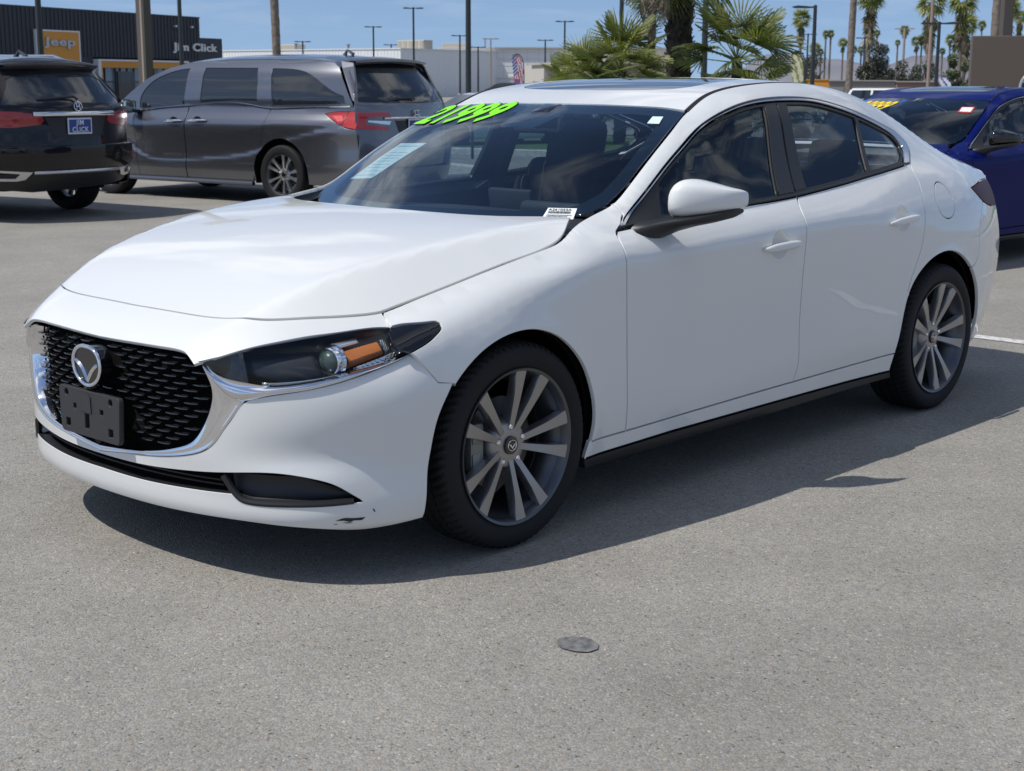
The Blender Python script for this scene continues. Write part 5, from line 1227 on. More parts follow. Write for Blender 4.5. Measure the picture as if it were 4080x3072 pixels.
    for sg in (-1, 1):
        mir = lambda L: [(sg*a, b) for a, b in L]
        P('tail_lamp', M_REDD, root, fx, mir([(.90,1.125),(.66,1.118),(.44,1.09),(.40,1.03),(.44,.985),(.70,.955),(.90,.96)]), (1, 0, 0), step=.06, edge=.025, gap=.003, off=.012, depth=.02)
        P('exhaust_trim', M_SILV, root, lambda s, z: fx(s, z)+np.stack([.06+0*s*z, 0*s*z, 0*s*z], -1), mir([(.92,.545),(.56,.515),(.62,.435),(.70,.42),(.93,.43)]), (1, 0, 0), holes=[mir([(.88,.515),(.68,.495),(.71,.452),(.88,.46)])], step=.05, edge=.02, depth=.05)
        P('rear_reflector', M_REDD, root, lambda s, z: fx(s, z)+np.stack([.06+0*s*z, 0*s*z, 0*s*z], -1), mir([(.90,.68),(.86,.68),(.885,.585),(.925,.58)]), (1, 0, 0), step=.05, edge=.02, gap=0, off=.003)
    P('tail_lamp', M_REDD, root, fs, [(3.42,1.10),(3.64,1.11),(3.62,.96),(3.50,.99)], SIDE, mirror=True, step=.05, edge=.02, gap=0, off=.005)
    hx = float(Q.xr(1.16))+.010
    ring_logo(root, 'emblem', hx, 0, 1.165, [[(.050*math.cos(t), .047*math.sin(t)) for t in np.linspace(0, 2*math.pi, 25)], [(-.014,.042),(-.020,-.028),(-.026,-.036)], [(.014,.042),(.020,-.028),(.026,-.036)], [(-.017,.0),(.017,.0)]], -.1, .006)
    plate(root, float(Q.xr(.97))+.015, .968, .31, .165, 0, [('JIM', .012, .072), ('CLICK', -.060, .072)])
    P('plate_recess', M_BLACKPL, root, fx, [(-.40, 1.06), (.40, 1.06), (.30, .86), (-.30, .86)], (1, 0, 0), step=.08, edge=.04, off=.003, depth=.004)
    b = MB(); b.tube([(float(Q.xr(1.25))+.015-.05, -.42, 1.235), (float(Q.xr(1.25))+.02, .0, 1.265), (float(Q.xr(1.22))+.02, .03, 1.235)], .013, 6); b.build('rear_wiper', M_BLACKPL, root, True)
    b = MB(); b.tube([(3.05, 0, 1.67), (3.10, 0, 1.735), (3.22, 0, 1.67)], [.03, .012, .025], 6); b.build('roof_antenna', MATS['black_roof_paint'], root, True)
    for sg in (-1, 1):
        MB().tube([(1.35, sg*.63, 1.66), (1.5, sg*.63, 1.70), (2.9, sg*.61, 1.69), (3.1, sg*.60, 1.64)], .018, 8).build('roof_rack', M_SILV, root, True)
    b = MB(); b.box((3.93, .0, .88), (.005, .2, .02)); 
    bx = MB(); bx.box((1.6, 0, .50), (4.2, 1.5, .36)); bx.box((1.9, 0, .9), (3.2, 1.5, .5)); bx.build('underbody', M_LINER, root)
    for cx in (0, 2.82):
        for sg in (-1, 1):
            a = np.linspace(math.radians(-15), math.radians(195), 30); R_ = .44
            V = [(cx+R_*math.cos(t), sg*y, .37+R_*math.sin(t)) for y in (.6, .92) for t in a]+[(cx, sg*.6, .37)]
            mesh_obj('wheel_housing', V, [(k, k+1, 30+k+1, 30+k) for k in range(29)]+[(k, k+1, 60) for k in range(29)], M_LINER, root)
    w = wheel_parts(root, M_SILV, False, 10, .26, .375, .125)
    place_wheels(root, w, [(0, -.83, .374, 0), (2.82, -.83, .374, 0), (0, .83, .374, math.pi), (2.82, .83, .374, math.pi)])
    return root

def blue_sedan():
    root = thing('parked_sedan', 'deep blue sedan with a yellow and blue price sticker on its windshield', 'car', (7.079, 2.222, 0), math.radians(-4.74))
    g = glassmat('dark_side_glass', (.10, .11, .13)); w = glassmat('dark_windshield_glass', (.30, .36, .42))
    sedan(root, M_BLUE, False, M_RIM, g, w); front_end(root, M_BLUE, False); cabin(root)
    # a lower car: squeeze the heights of the upper body
    done = set()
    def low(z): return np.interp(z, [-1, .33, .60, 1.0, 3], [-1, .33, .585, .974, 2.922])
    def walk(o):
        for ch in o.children:
            if ch.name.split('.')[0] in ('wheel', 'grille', 'emblem', 'headlight'): continue
            if ch.type == 'MESH' and ch.data.name not in done:
                done.add(ch.data.name); n = len(ch.data.vertices); co = np.empty(n*3); ch.data.vertices.foreach_get('co', co); co = co.reshape(-1, 3); co[:, 2] = low(co[:, 2]); ch.data.vertices.foreach_set('co', co.ravel()); ch.data.update()
            walk(ch)
    walk(root)
    lz = lambda P: np.c_[P[:, :2], low(P[:, 2])]
    def onglass(V, s0, z0, us, uz, off):
        s = s0+V[:, 0]*us[0]+V[:, 1]*uz[0]; z = z0+V[:, 0]*us[1]+V[:, 1]*uz[1]; uv = np.c_[s, z]; n = surf_normals(fW, uv, (-1, 0, .6)); return lz(fW(s, z)+n*off)
    q = lambda nm, pts, m_, of: mesh_obj(nm, lz((lambda uv: fW(uv[:, 0], uv[:, 1])+surf_normals(fW, uv, (-1, 0, .6))*of)(np.array(pts))), [tuple(range(len(pts)))], m_, root, False)
    q('price_sticker', [(.575,1.225),(.245,1.225),(.10,1.318),(.575,1.312)], mat('sticker_blue', (.01, .10, .42), .4), .002)
    V, F = text_mesh('28999', 1.0, .022, .3); w_, h_ = 2.72, .72
    mesh_obj('price_digits', onglass(V, .580, 1.232, (-.36/w_, .0), (-.06/h_, .072/h_), .004), F, mat('sticker_yellow', (.85, .62, .01), .45), root, False)
    q('inspection_sticker', [(-.475,1.225),(-.585,1.222),(-.56,1.268),(-.455,1.268)], mat('sticker_red', (.5, .04, .04), .5), .003)
    q('sticker_field', [(-.487,1.231),(-.572,1.229),(-.555,1.262),(-.468,1.262)], M_PAPER, .005)
    return root
# ------------------------------------------------------------------ put the cars on the lot
hero = thing('parked_sedan', 'white sedan with green price digits on its windshield', 'car')
sedan(hero, M_WHITE); cabin(hero); front_end(hero, M_WHITE); windshield_marks(hero)
minivan(); suv(); blue_sedan()
# ------------------------------------------------------------------ lot furniture and buildings
CAMP = np.array([-3.190, -3.815])
M_POLE = mat('pole_dark_green', (.020, .027, .028), .5); M_POLET = mat('pole_tan', (.30, .24, .19), .6); M_POLEB = mat('pole_brown', (.085, .070, .058), .6)
def face_rot(x, y): return math.atan2(y-CAMP[1], x-CAMP[0])-math.pi/2      # turn local -Y towards the lot entrance
def light_pole(x, y, h, label, heads=2, m=None, r=.085, arm=.85, tilt=0.0):
    m = m or M_POLE; t = thing('light_pole', label, 'light pole', (x, y, 0), face_rot(x, y)+tilt, 'light poles of the car lots')
    b = MB(); b.lathe([(.22, 0), (.22, .5), (.0005, .5)], 'z', 12); b.build('base', mat('concrete', (.36, .35, .33), .9), t)
    b = MB(); b.lathe([(r*1.15, .5), (r, h*.5), (r*.85, h-.03), (.0005, h)], 'z', 10); b.build('pole', m, t, True)
    for s in ((-1, 1) if heads == 2 else (-1,)):
        b = MB(); b.box((s*.18, 0, h-.10), (.36, .07, .07)); b.build('arm', m, t)
        b = MB(); q = [(.20, -.02), (.32, .02), (arm*.75, .05), (arm, .0), (arm*.9, -.05), (.3, -.06)]
        b.prism(q, -.16, .16, lambda u, v, w_: (s*u, w_, h-.08+v)); b.build('lamp_head', m, t)
    return t
light_pole(92.5, 113.6, 5.53, 'small two headed light pole above the roof of the grey minivan')
light_pole(90.6, 100.9, 6.62, 'two headed light pole left of the white annex corner')
light_pole(105.3, 114.5, 5.50, 'short two headed light pole before the air conditioner on the white annex')
light_pole(79.4, 83.6, 7.35, 'tall two headed light pole just right of the rooftop air conditioner')
light_pole(96.1, 95.0, 5.85, 'two headed light pole touching the tall bare pole by the white warehouse')
light_pole(104.4, 100.7, 5.04, 'short dark light pole between the tall bare pole and the tan pole')
light_pole(105.3, 99.8, 5.86, 'thin tan light pole left of the striped feather flag', 2, M_POLET, .07)
light_pole(109.0, 95.8, 5.74, 'dark light pole right of the striped feather flag', 2)
light_pole(95.2, 81.3, 6.76, 'dark two headed light pole rising behind the left fan palm')
light_pole(118.2, 71.2, 6.07, 'small two headed light pole beside the single arm light pole', 2)
light_pole(121.8, 67.3, 5.75, 'dark light pole with one short arm left of the tall thin palm', 1)
light_pole(124.3, 64.6, 6.60, 'tan two headed light pole in front of the grey green tree', 2, M_POLET, .12, .95)
light_pole(50.7, 29.2, 4.62, 'thick dark light pole with one arm behind the white sedan roof', 1, None, .085, .95)
light_pole(61.6, 29.2, 4.30, 'dark two headed light pole left of the brown sign', 2, None, .085)
light_pole(32.46, 31.27, 9.5, 'tall bare dark pole running out of the top of the picture', 2)
light_pole(43.75, 33.81, 9.5, 'dark pole cut by the top edge behind the left fan palm', 2)
light_pole(37.82, 25.49, 9.5, 'thick dark pole behind the right fan palm', 2, None, .095)
light_pole(20.16, 37.18, 9.0, 'dark pole crossing the orange dealership panel', 2, None, .085)
light_pole(31.77, 46.72, 6.75, 'dark pole crossing the white lettering on the dealership wall', 1, None, .085)
light_pole(61.38, 29.49, 9.5, 'slender tan pole among the palms at the right', 2, mat('pole_pink', (.30, .22, .19), .6), .075, tilt=.3)
t = thing('sign_post', 'thick square brown post in front of the dark dealership', 'post', (17.2, 27.15, 0), face_rot(17.2, 27.15)+.55)
MB().box((0, 0, 4.5), (.26, .26, 9.0), None, .01).build('post', M_POLEB, t); MB().box((-.118, -.118, 4.5), (.07, .07, 9.0), None, .004).build('lit_edge', M_POLET, t); MB().box((0, 0, 9.2), (1.6, .3, .5), None, .02).build('post_cap', M_POLEB, t)  # tan corner strip paints in the post's lit face
t = thing('sign_post', 'dark square post behind the brown sign', 'post', (39.84, 15.96, 0), face_rot(39.84, 15.96)+.4)
MB().box((0, 0, 4.5), (.30, .30, 9.0), None, .01).build('post', M_POLEB, t); MB().box((0, 0, 9.2), (1.6, .4, .5), None, .02).build('post_cap', M_POLEB, t)
# ---- the dark dealership: local x runs along its front, -y is the front
def bldg(name, label, A, B): return thing(name, label, 'building', (A[0], A[1], 0), math.atan2(B[1]-A[1], B[0]-A[0]))
M_DARKW = mat('dark_corrugated', (.022, .026, .036), .55); M_ORANGE = mat('orange_panel', (.60, .27, .035), .55); M_WHT = mat('white_trim', (.70, .70, .69), .6)
D_ = bldg('dealership_building', 'dark dealership building with orange panels behind the SUV and minivan', (46.77, 89.38), (70.11, 96.56))
def front(n_, m_, x0, x1, z0, z1, y0, y1, par=None, bev=0): return MB().box(((x0+x1)/2, (y0+y1)/2, (z0+z1)/2), (x1-x0, abs(y1-y0), z1-z0), None, bev).build(n_, m_, par or D_)
front('upper_block', M_DARKW, -22, 21.7, 3.2, 6.42, 0, 24); front('right_block', M_DARKW, 21.7, 24.6, 0, 4.9, .02, 20); front('lower_wall', mat('dark_lower_wall', (.030, .036, .048), .6), -22, 9.2, 0, 3.2, .03, 24); front('lower_wall', MATS['dark_lower_wall'], 19.7, 21.7, 0, 3.2, .03, 24); front('lower_wall', MATS['dark_lower_wall'], 9.2, 19.7, 0, 3.2, .6, 24)
front('parapet', mat('parapet_dark', (.05, .055, .065), .6), -22, 21.76, 6.42, 6.50, -.05, 24)
rb = MB()
for k in range(110): rb.box((-21.8+k*.396, -.02, 4.8), (.10, .04, 3.2))
rb_o = rb.build('wall_rib', M_DARKW, D_); tag(rb_o, kind='stuff')
jp = front('sign_panel', M_ORANGE, 3.45, 7.55, 2.4, 4.86, -.22, -.03)
for a in ((3.33, 3.45, 2.3, 4.96), (7.55, 7.67, 2.3, 4.96), (3.45, 7.55, 4.86, 4.96)): front('panel_frame', M_WHT, a[0], a[1], a[2], a[3], -.25, -.02, jp)
def wall_text(txt, x0, x1, z0, h, y, m_, par, bold=.03):
    V, F = text_mesh(txt, 1.0, bold, 0, extrude=.05); w = V[:, 0].max(); hh = np.percentile(V[:, 1], 99)
    s = (x1-x0)/w; sz = h/.73
    V2 = np.stack([x0+V[:, 0]*s, y-V[:, 2]*1.0, z0+V[:, 1]*sz], -1)
    return mesh_obj('sign_lettering', V2, [f for f in F], m_, par, False)
M_LET = mat('brushed_letters', (.42, .44, .46), .35, .4); M_LETW = mat('white_letters', (.66, .67, .68), .5)
wall_text('Jeep', 4.15, 7.08, 3.92, .56, -.28, M_LET, jp, .03); wall_text('Jim Click', 18.3, 23.75, 3.86, .60, -.10, M_LETW, D_, .03)
fr = front('entrance_frame', M_WHT, 9.22, 9.52, 0, 3.05, -.45, .5)
for a in ((9.52, 19.6, 2.92, 3.05), (19.4, 19.7, 0, 2.92)): front('entrance_frame', M_WHT, a[0], a[1], a[2], a[3], -.45, .5)
front('entrance_fascia', M_ORANGE, 9.52, 19.4, 2.45, 2.92, -.38, .45)
for a in (9.52, 19.1): front('entrance_jamb', M_ORANGE, a, a+.22, 0, 2.45, -.36, .4)
M_SHOP = mat('shop_glass', (.10, .15, .20), .04, 0, 1.0); front('shop_window', M_SHOP, 9.74, 19.1, .1, 2.44, .30, .36)
for x in (10.64, 11.8, 12.35, 13.12, 13.9, 15.0, 16.2, 17.4, 18.4): front('mullion', mat('mullion_dark', (.03, .03, .035), .5), x-.035, x+.035, .05, 2.44, .22, .30)
front('door_leaf', mat('door_dark', (.015, .018, .022), .2, 0, .5), 12.0, 13.9, .05, 2.2, .20, .26); front('transom', MATS['mullion_dark'], 9.74, 19.1, 1.40, 1.48, .21, .29)
front('wall_box', mat('pale_box', (.45, .50, .50), .6), 7.79, 9.0, 1.95, 2.65, -.35, .03)
for x0, x1, h in ((1.6, 2.6, .45), (4.2, 6.3, .22), (10.5, 12.8, .2), (-6, -3, .8)): front('roof_unit', mat('roof_unit_grey', (.20, .20, .20), .7), x0, x1, 6.45, 6.45+h, 3, 5)
for x in (18.6, 20.6): front('wall_light', M_WHT, x-.08, x+.08, 5.62, 5.76, -.2, 0)
# ---- white annex and warehouse
M_CORR = mat('white_corrugated', (.76, .77, .77), .6); M_BEIGE = mat('beige_stucco', (.50, .47, .42), .8); M_AC = mat('air_conditioner_tan', (.46, .42, .35), .7)
def corr_box(name, t, m_, x0, x1, y0, y1, z1, faces, pitch=.30):
    o = MB().box(((x0+x1)/2, (y0+y1)/2, z1/2), (x1-x0, y1-y0, z1)).build(name, m_, t)
    b = MB()
    if 'f' in faces:
        for k in range(int((x1-x0)/pitch)): b.box((x0+.1+k*pitch, y0-.015, z1/2), (.07, .03, z1-.1))
    if 'r' in faces:
        for k in range(int((y1-y0)/pitch)): b.box((x1+.015, y0+.1+k*pitch, z1/2), (.03, .07, z1-.1))
    r = b.build('wall_rib', m_, o); tag(r, kind='stuff'); return o
an = thing('annex_building', 'white corrugated annex with an air conditioner on its flat roof', 'building', (99.15, 106.43, 0), math.atan2(106.43-128.5, 99.15-95.0))
corr_box('wall', an, M_CORR, -24, 0, 0, 26, 4.75, 'fr', .42)
MB().box((-12, -.02, 4.80), (24.2, .12, .12)).build('eaves', M_WHT, an); MB().box((.03, 13, 4.80), (.12, 26, .12)).build('eaves', M_WHT, an)
a_ = MB().box((-2.2, 5.5, 5.30), (3.4, 1.6, .95), None, .04).build('air_conditioner', M_AC, an)
for k in range(5): MB().box((-3.6+k*.7, 4.68, 5.3), (.45, .03, .7)).build('louvre', mat('louvre_tan', (.34, .31, .26), .7), a_)
a2 = MB().box((-21, 8, 5.2), (2.6, 1.6, .8), None, .04).build('air_conditioner', M_AC, an); MB().box((-21, 7.18, 5.2), (2.2, .03, .55)).build('louvre', MATS['louvre_tan'], a2)
for x, y, h in ((-17, 4, .7), (-9, 3, .5)): MB().lathe([(.12, 4.75), (.12, 4.75+h), (.2, 4.75+h), (.2, 4.9+h), (.0005, 4.9+h)], 'z', 10, (x, y, 0)).build('roof_vent', MATS['roof_unit_grey'], an)
wh = thing('warehouse_building', 'long white warehouse with a pale ledge behind the feather flag', 'building', (112.15, 114.46, 0), math.atan2(104.93-114.46, 120.99-112.15))
WB = mat('white_block_wall', (.74, .74, .73), .8)
MB().box((14, 12, 2.62), (28, 24, 5.24)).build('wall', WB, wh)
MB().box((14, -.12, 5.27), (28.3, .5, .14)).build('parapet', M_BEIGE, wh); MB().box((14, -.10, 2.12), (28, .22, .20)).build('ledge', M_WHT, wh); MB().box((14, -.08, 1.62), (28, .18, .14)).build('ledge', M_WHT, wh)
gl = MB()
for k in range(21): gl.box((.8+k*1.3, -.012, 3.7), (.03, .03, 2.9))
for k in range(4): gl.box((14, -.010, 2.6+k*.72), (28, .026, .03))
tag(gl.build('wall_joint', mat('joint_grey', (.60, .60, .60), .8), wh), kind='stuff')
w_ = MB().box((16.0, -.05, .95), (2.4, .12, .9)).build('window', M_SHOP, wh); MB().box((16.0, -.10, 1.45), (2.7, .2, .12)).build('window_hood', mat('red_brown_trim', (.30, .14, .11), .7), w_)
w_ = MB().box((24.0, -.05, .95), (4.0, .12, 1.0)).build('window', M_SHOP, wh); MB().box((24.0, -.10, 1.5), (4.3, .2, .12)).build('window_hood', M_WHT, w_)
MB().box((2.0, 3, 5.55), (3.2, 2, .5), None, .05).build('roof_unit', M_AC, wh); MB().box((5.2, 3, 5.75), (.14, .14, 1.1)).build('roof_vent', MATS['roof_unit_grey'], wh)
be = thing('beige_building', 'low beige building with stepped walls between the fan palms', 'building', (72.0, 58.0, 0), face_rot(72, 58)+.25)
MB().box((0, 5, 1.30), (7.5, 9, 2.6)).build('wall', M_BEIGE, be); MB().box((2.2, 4.5, 1.75), (4.0, 9.4, 3.5)).build('wall', M_BEIGE, be); MB().box((0, -.1, 2.66), (7.8, 9.0, .12)).build('parapet', mat('parapet_tan', (.42, .38, .33), .8), be); MB().box((-1, .42, .9), (2.2, .1, 1.1)).build('window', M_SHOP, be)
ob = thing('orange_building', 'low orange walled building behind the far palms', 'building', (76.4, 44.9, 0), face_rot(76.4, 44.9))
MB().box((0, 3, .83), (1.95, 6, 1.66)).build('wall', mat('orange_stucco', (.58, .25, .035), .8), ob); MB().box((0, 3, 1.69), (2.0, 6.1, .06)).build('parapet', MATS['orange_stucco'], ob); MB().box((.7, -.03, .5), (.3, .05, 1.0)).build('door', mat('brown_door', (.12, .06, .02), .6), ob)
gb = thing('grey_building', 'low grey shed beside the orange building', 'building', (92.0, 50.4, 0), face_rot(92, 50.4)); MB().box((0, 3, .82), (4.6, 6, 1.64)).build('wall', mat('grey_stucco', (.24, .22, .20), .8), gb); MB().box((0, 2.95, 1.68), (4.8, 6.2, .08)).build('roof', mat('grey_roof', (.30, .29, .27), .7), gb); MB().box((-.8, -.04, .8), (.9, .1, .8)).build('window', M_SHOP, gb)
rb2 = thing('brick_red_building', 'low reddish building beyond the grey green tree', 'building', (104.0, 49.0, 0), face_rot(104, 49)); MB().box((0, 3, .80), (9.0, 6, 1.6)).build('wall', mat('brick_red_stucco', (.30, .17, .13), .8), rb2); MB().box((0, 2.95, 1.64), (9.3, 6.2, .1)).build('roof', MATS['grey_roof'], rb2); MB().box((-2, -.04, .9), (1.5, .1, .8)).build('window', M_SHOP, rb2)
# ---- brown sign with chrome ring emblem
sg = thing('brand_sign', 'brown monument sign with a chrome winged ring emblem', 'sign', (33.53, 13.94, 0), face_rot(33.53, 13.94)+.10)
MB().box((1.55, .25, 1.35), (3.1, .5, 2.62), None, .02).build('sign_body', mat('sign_brown', (.105, .082, .064), .55), sg)
M_SCH = mat('sign_chrome', (.62, .63, .65), .18, .9)
b = MB(); b.tube([(1.80+.55*math.copysign(abs(math.cos(a))**.9, math.cos(a)), -.06, 1.36+.42*math.sin(a)) for a in np.linspace(0, 2*math.pi, 49)], .042, 10, False); r_o = b.build('emblem_ring', M_SCH, sg, True)
b = MB()
for s in (-1, 1): b.tube([(1.80, -.07, 1.10), (1.80+s*.12, -.075, 1.22), (1.80+s*.30, -.07, 1.42), (1.80+s*.49, -.06, 1.50)], [.03, .05, .05, .02], 8)
b.build('emblem_wing', M_SCH, r_o, True)
# ---- feather flags
def feather_flag(x, y, h, label, cols, w=.62, lean=.12):
    t = thing('feather_flag', label, 'flag', (x, y, 0), face_rot(x, y))
    f = lambda v: (.05+lean*0, 0, 0)
    pole = [(.32, 0, 0), (.32, 0, h*.45), (.30, 0, h*.80), (.18, 0, h*.95), (0, 0, h), (-.16, 0, h*.985)]
    MB().tube([tuple(q) for q in sm(pole, .05)], .022, 6).build('flag_pole', M_POLE, t)
    b = MB(); b.box((.32, 0, .03), (.6, .6, .05)); b.build('flag_base', M_POLE, t)
    nz, nx = 30, 9; V = []; F = []; mi = []
    for i in range(nz+1):
        v = i/nz; z = h*(.42+.57*v); xr = .30-.42*max(0, v-.55)**1.6*2.2; xl = -.34+.16*(1-v)**.8*1.2+.42*max(0, v-.86)*1.8
        for j in range(nx+1):
            u = j/nx; V.append((xl+(xr-xl)*u, .05*math.sin(6*v+4*u)*(1-u), z))
    for i in range(nz):
        for j in range(nx):
            F.append((i*(nx+1)+j, i*(nx+1)+j+1, (i+1)*(nx+1)+j+1, (i+1)*(nx+1)+j)); mi.append(cols(j/nx, i/nz))
    o = mesh_obj('banner', V, F, [mat('flag_white', (.62, .62, .66), .8), mat('flag_red', (.45, .08, .09), .8), mat('flag_blue', (.06, .09, .30), .8), mat('flag_green', (.24, .27, .10), .8), mat('flag_dark', (.04, .035, .03), .8), mat('flag_cream', (.60, .57, .40), .8)], t); o.data.polygons.foreach_set('material_index', mi)
    return t
feather_flag(51.97, 47.0, 2.85, 'feather flag with blue field and red and white stripes', lambda u, v: (2 if u < .35 and v > .35 and int(u*20+v*30) % 3 else (0 if u < .35 and v > .35 else (1 if int((u*5+v*3.2)*1.6) % 2 else (2 if v < .25 and u < .5 else 0)))))
feather_flag(48.58, 28.6, 2.72, 'green and cream feather flag beside the right fan palm', lambda u, v: (4 if u > .82 else (4 if v > .9 else (3 if (u+v*.6) % .5 < .2 else 5))))
feather_flag(66.5, 31.2, 1.85, 'small pale blue and white banner by the far palms', lambda u, v: (0 if (u+v) % .6 < .4 else 2))
# ---- orange barrier and the low white cars far off
t = thing('barrier', 'orange barrier behind the grey minivan', 'barrier', (16.59, 16.04, 0), face_rot(16.59, 16.04)+.1)
M_OR = mat('safety_orange', (.75, .20, .03), .6)
for x in (-.55, -.1, .35, .8): MB().box((x, 0, .83), (.10, .06, .22), None, .01).build('barrier_post', M_OR, t); MB().box((x, 0, .36), (.05, .05, .72)).build('barrier_leg', M_BLACKPL, t)
MB().box((.12, 0, .90), (1.5, .05, .09), None, .01).build('barrier_rail', M_OR, t)
MB().box((.12, .04, .74), (1.4, .02, .22)).build('barrier_board', M_BLACKPL, t)
def far_car(name, label, x, y, rz, m_, h=1.3, boxy=False, L=4.2):
    t = thing(name, label, 'car', (x, y, 0), rz)
    k = h/1.4
    pr = [(-.9,.35),(-.92,.60),(-.8,.72),(.05,.88),(.2,.93),(2.9,.95),(3.3,.90),(3.35,.4),(3.2,.25),(-.7,.25)] if not boxy else [(-.8,.4),(-.82,.9),(.1,1.0),(3.2,1.02),(3.3,.9),(3.3,.45),(-.7,.45)]
    b = MB(); b.prism([(x_*L/4.2, z*k) for x_, z in pr], -.86, .86, lambda u, v, w_: (u, w_, v)); bmesh.ops.bevel(b.bm, geom=b.bm.edges[:], offset=.05, segments=2, affect='EDGES'); b.build('body', m_, t, True, 40)
    cb = [(.25,.92),(.95,1.32),(1.3,1.39),(2.1,1.38),(2.9,.94)] if not boxy else [(.25,1.0),(.5,1.37),(3.15,1.38),(3.22,1.02)]
    b = MB(); b.prism([(x_*L/4.2, z*k) for x_, z in cb], -.70, .70, lambda u, v, w_: (u, w_*(1-.10*max(0, (v/k-1.0)/.4)), v)); bmesh.ops.bevel(b.bm, geom=b.bm.edges[:], offset=.04, segments=2, affect='EDGES'); b.build('cabin', m_, t, True, 40)
    wz = .97*k if not boxy else 1.06*k
    sw = [(.55,.96),(1.0,1.27),(1.6,1.33),(1.6,.97)], [(1.68,.97),(1.68,1.33),(2.1,1.32),(2.65,.97)]
    if boxy: sw = [(.48,1.06),(.62,1.31),(1.4,1.32),(1.4,1.06)], [(1.5,1.06),(1.5,1.32),(2.3,1.32),(2.3,1.06)], [(2.4,1.06),(2.4,1.32),(3.05,1.32),(3.1,1.06)]
    for q in sw:
        for s in (-1, 1): MB().prism([(x_*L/4.2, z*k) for x_, z in q], .60, .712, lambda u, v, w_: (u, s*w_*(1-.10*max(0, (v/k-1.0)/.4)), v)).build('side_window', M_PRIV, t)
    fw_ = [(.30,.95),(.97,1.33)] if not boxy else [(.28,1.04),(.49,1.33)]
    b = MB(); b.prism([(-.6, 0), (.6, 0), (.5, 1), (-.5, 1)], 0, .02, lambda u, v, w_: ((fw_[0][0]+(fw_[1][0]-fw_[0][0])*v)*L/4.2-.02-w_, u, (fw_[0][1]+(fw_[1][1]-fw_[0][1])*v)*k+.01)); b.build('windshield', M_PRIV, t)
    w = MB().lathe([(.0005, -.11), (.22, -.11), (.30, -.10), (.31, -.05), (.31, .08), (.0005, .1)], 'y', 20).build('wheel', M_RUBBER, t, True, 40)
    for i, (x_, y_) in enumerate(((0, -.78), (2.6*L/4.2, -.78), (0, .78), (2.6*L/4.2, .78))):
        o = w if i == 0 else share(w, t); o.location = (x_, y_, .31)
    return t
far_car('coupe', 'low white coupe behind the orange barrier', 19.4, 19.4, math.radians(-12), mat('plain_white_paint', (.72, .73, .73), .3, 0, 1.0), 1.22)
far_car('off_road_wagon', 'boxy white wagon half hidden behind the blue sedan roof', 36.2, 18.9, math.radians(-100), MATS['plain_white_paint'], 1.33, True, 3.6)
far_car('parked_car', 'dark red car by the dealership entrance', 57.5, 88.2, math.radians(20), mat('dark_red_paint', (.16, .02, .02), .3, 0, 1.0), 1.4)
far_car('parked_car', 'dark car low beside the white warehouse wall', 60.0, 57.5, math.radians(-45), mat('charcoal_paint', (.03, .03, .035), .3, 0, 1.0), 1.45)
# ---- hills
M_HILL = mat('hazy_hill', (.17, .17, .20), .95); noise_var(M_HILL, (.15, .155, .185), (.20, .195, .215), .004, 6)  # bluish grey: distance haze put into the hill colour
random.seed(3); V = []; F = []; nx = 90
for i in range(nx+1):
    a = math.radians(-5+ i*80/nx); r = 2600
    prof = 30+24*math.sin(i*.35)+14*math.sin(i*.9+1)+7*math.sin(i*2.1)
    if i < 44: prof += 34*math.exp(-((i-30)/7)**2)+16*math.exp(-((i-20)/4)**2)
    for k, (dr, hz) in enumerate(((0, 0), (250, .55), (520, 1.0), (900, 0))): V.append(((r+dr)*math.cos(a), (r+dr)*math.sin(a), max(4, prof)*hz-2))
for i in range(nx):
    for k in range(3): F.append((i*4+k, (i+1)*4+k, (i+1)*4+k+1, i*4+k+1))
o = mesh_obj('hills', V, F, M_HILL); o['kind'] = 'structure'
# ------------------------------------------------------------------ palms and trees
M_FAN = [mat('palm_leaf', (.19, .215, .068), .5), mat('palm_leaf_pale', (.30, .31, .14), .5), mat('palm_leaf_dark', (.11, .135, .045), .55)]
for m_ in M_FAN:
    n_, l_, b_ = nodes(m_); b_.inputs['Transmission Weight'].default_value = 0
    c = b_.inputs['Base Color'].default_value[:]
    noise_var(m_, tuple(v*.72 for v in c[:3]), tuple(min(1, v*1.3) for v in c[:3]), 5, 4)
    tr_ = n_.new('ShaderNodeBsdfTranslucent'); tr_.inputs[0].default_value = (c[0]*2.2, c[1]*2.2, c[2]*1.2, 1); mx_ = n_.new('ShaderNodeMixShader'); mx_.inputs[0].default_value = .30
    out_ = [q for q in n_ if q.type == 'OUTPUT_MATERIAL'][0]; l_.new(b_.outputs[0], mx_.inputs[1]); l_.new(tr_.outputs[0], mx_.inputs[2]); l_.new(mx_.outputs[0], out_.inputs[0])
M_DEADL = mat('dead_palm_leaf', (.25, .20, .13), .8); noise_var(M_DEADL, (.17, .13, .085), (.36, .30, .20), 4)
M_TRUNK = mat('palm_trunk', (.17, .14, .115), .95); noise_var(M_TRUNK, (.12, .095, .078), (.24, .20, .165), 5, 6, bump=.5, bscale=14)
M_DTRUNK = mat('shaggy_trunk', (.055, .042, .034), .95); noise_var(M_DTRUNK, (.035, .027, .022), (.11, .085, .065), 9, 6, bump=.6)
M_BARK = mat('tree_bark', (.11, .09, .075), .9)
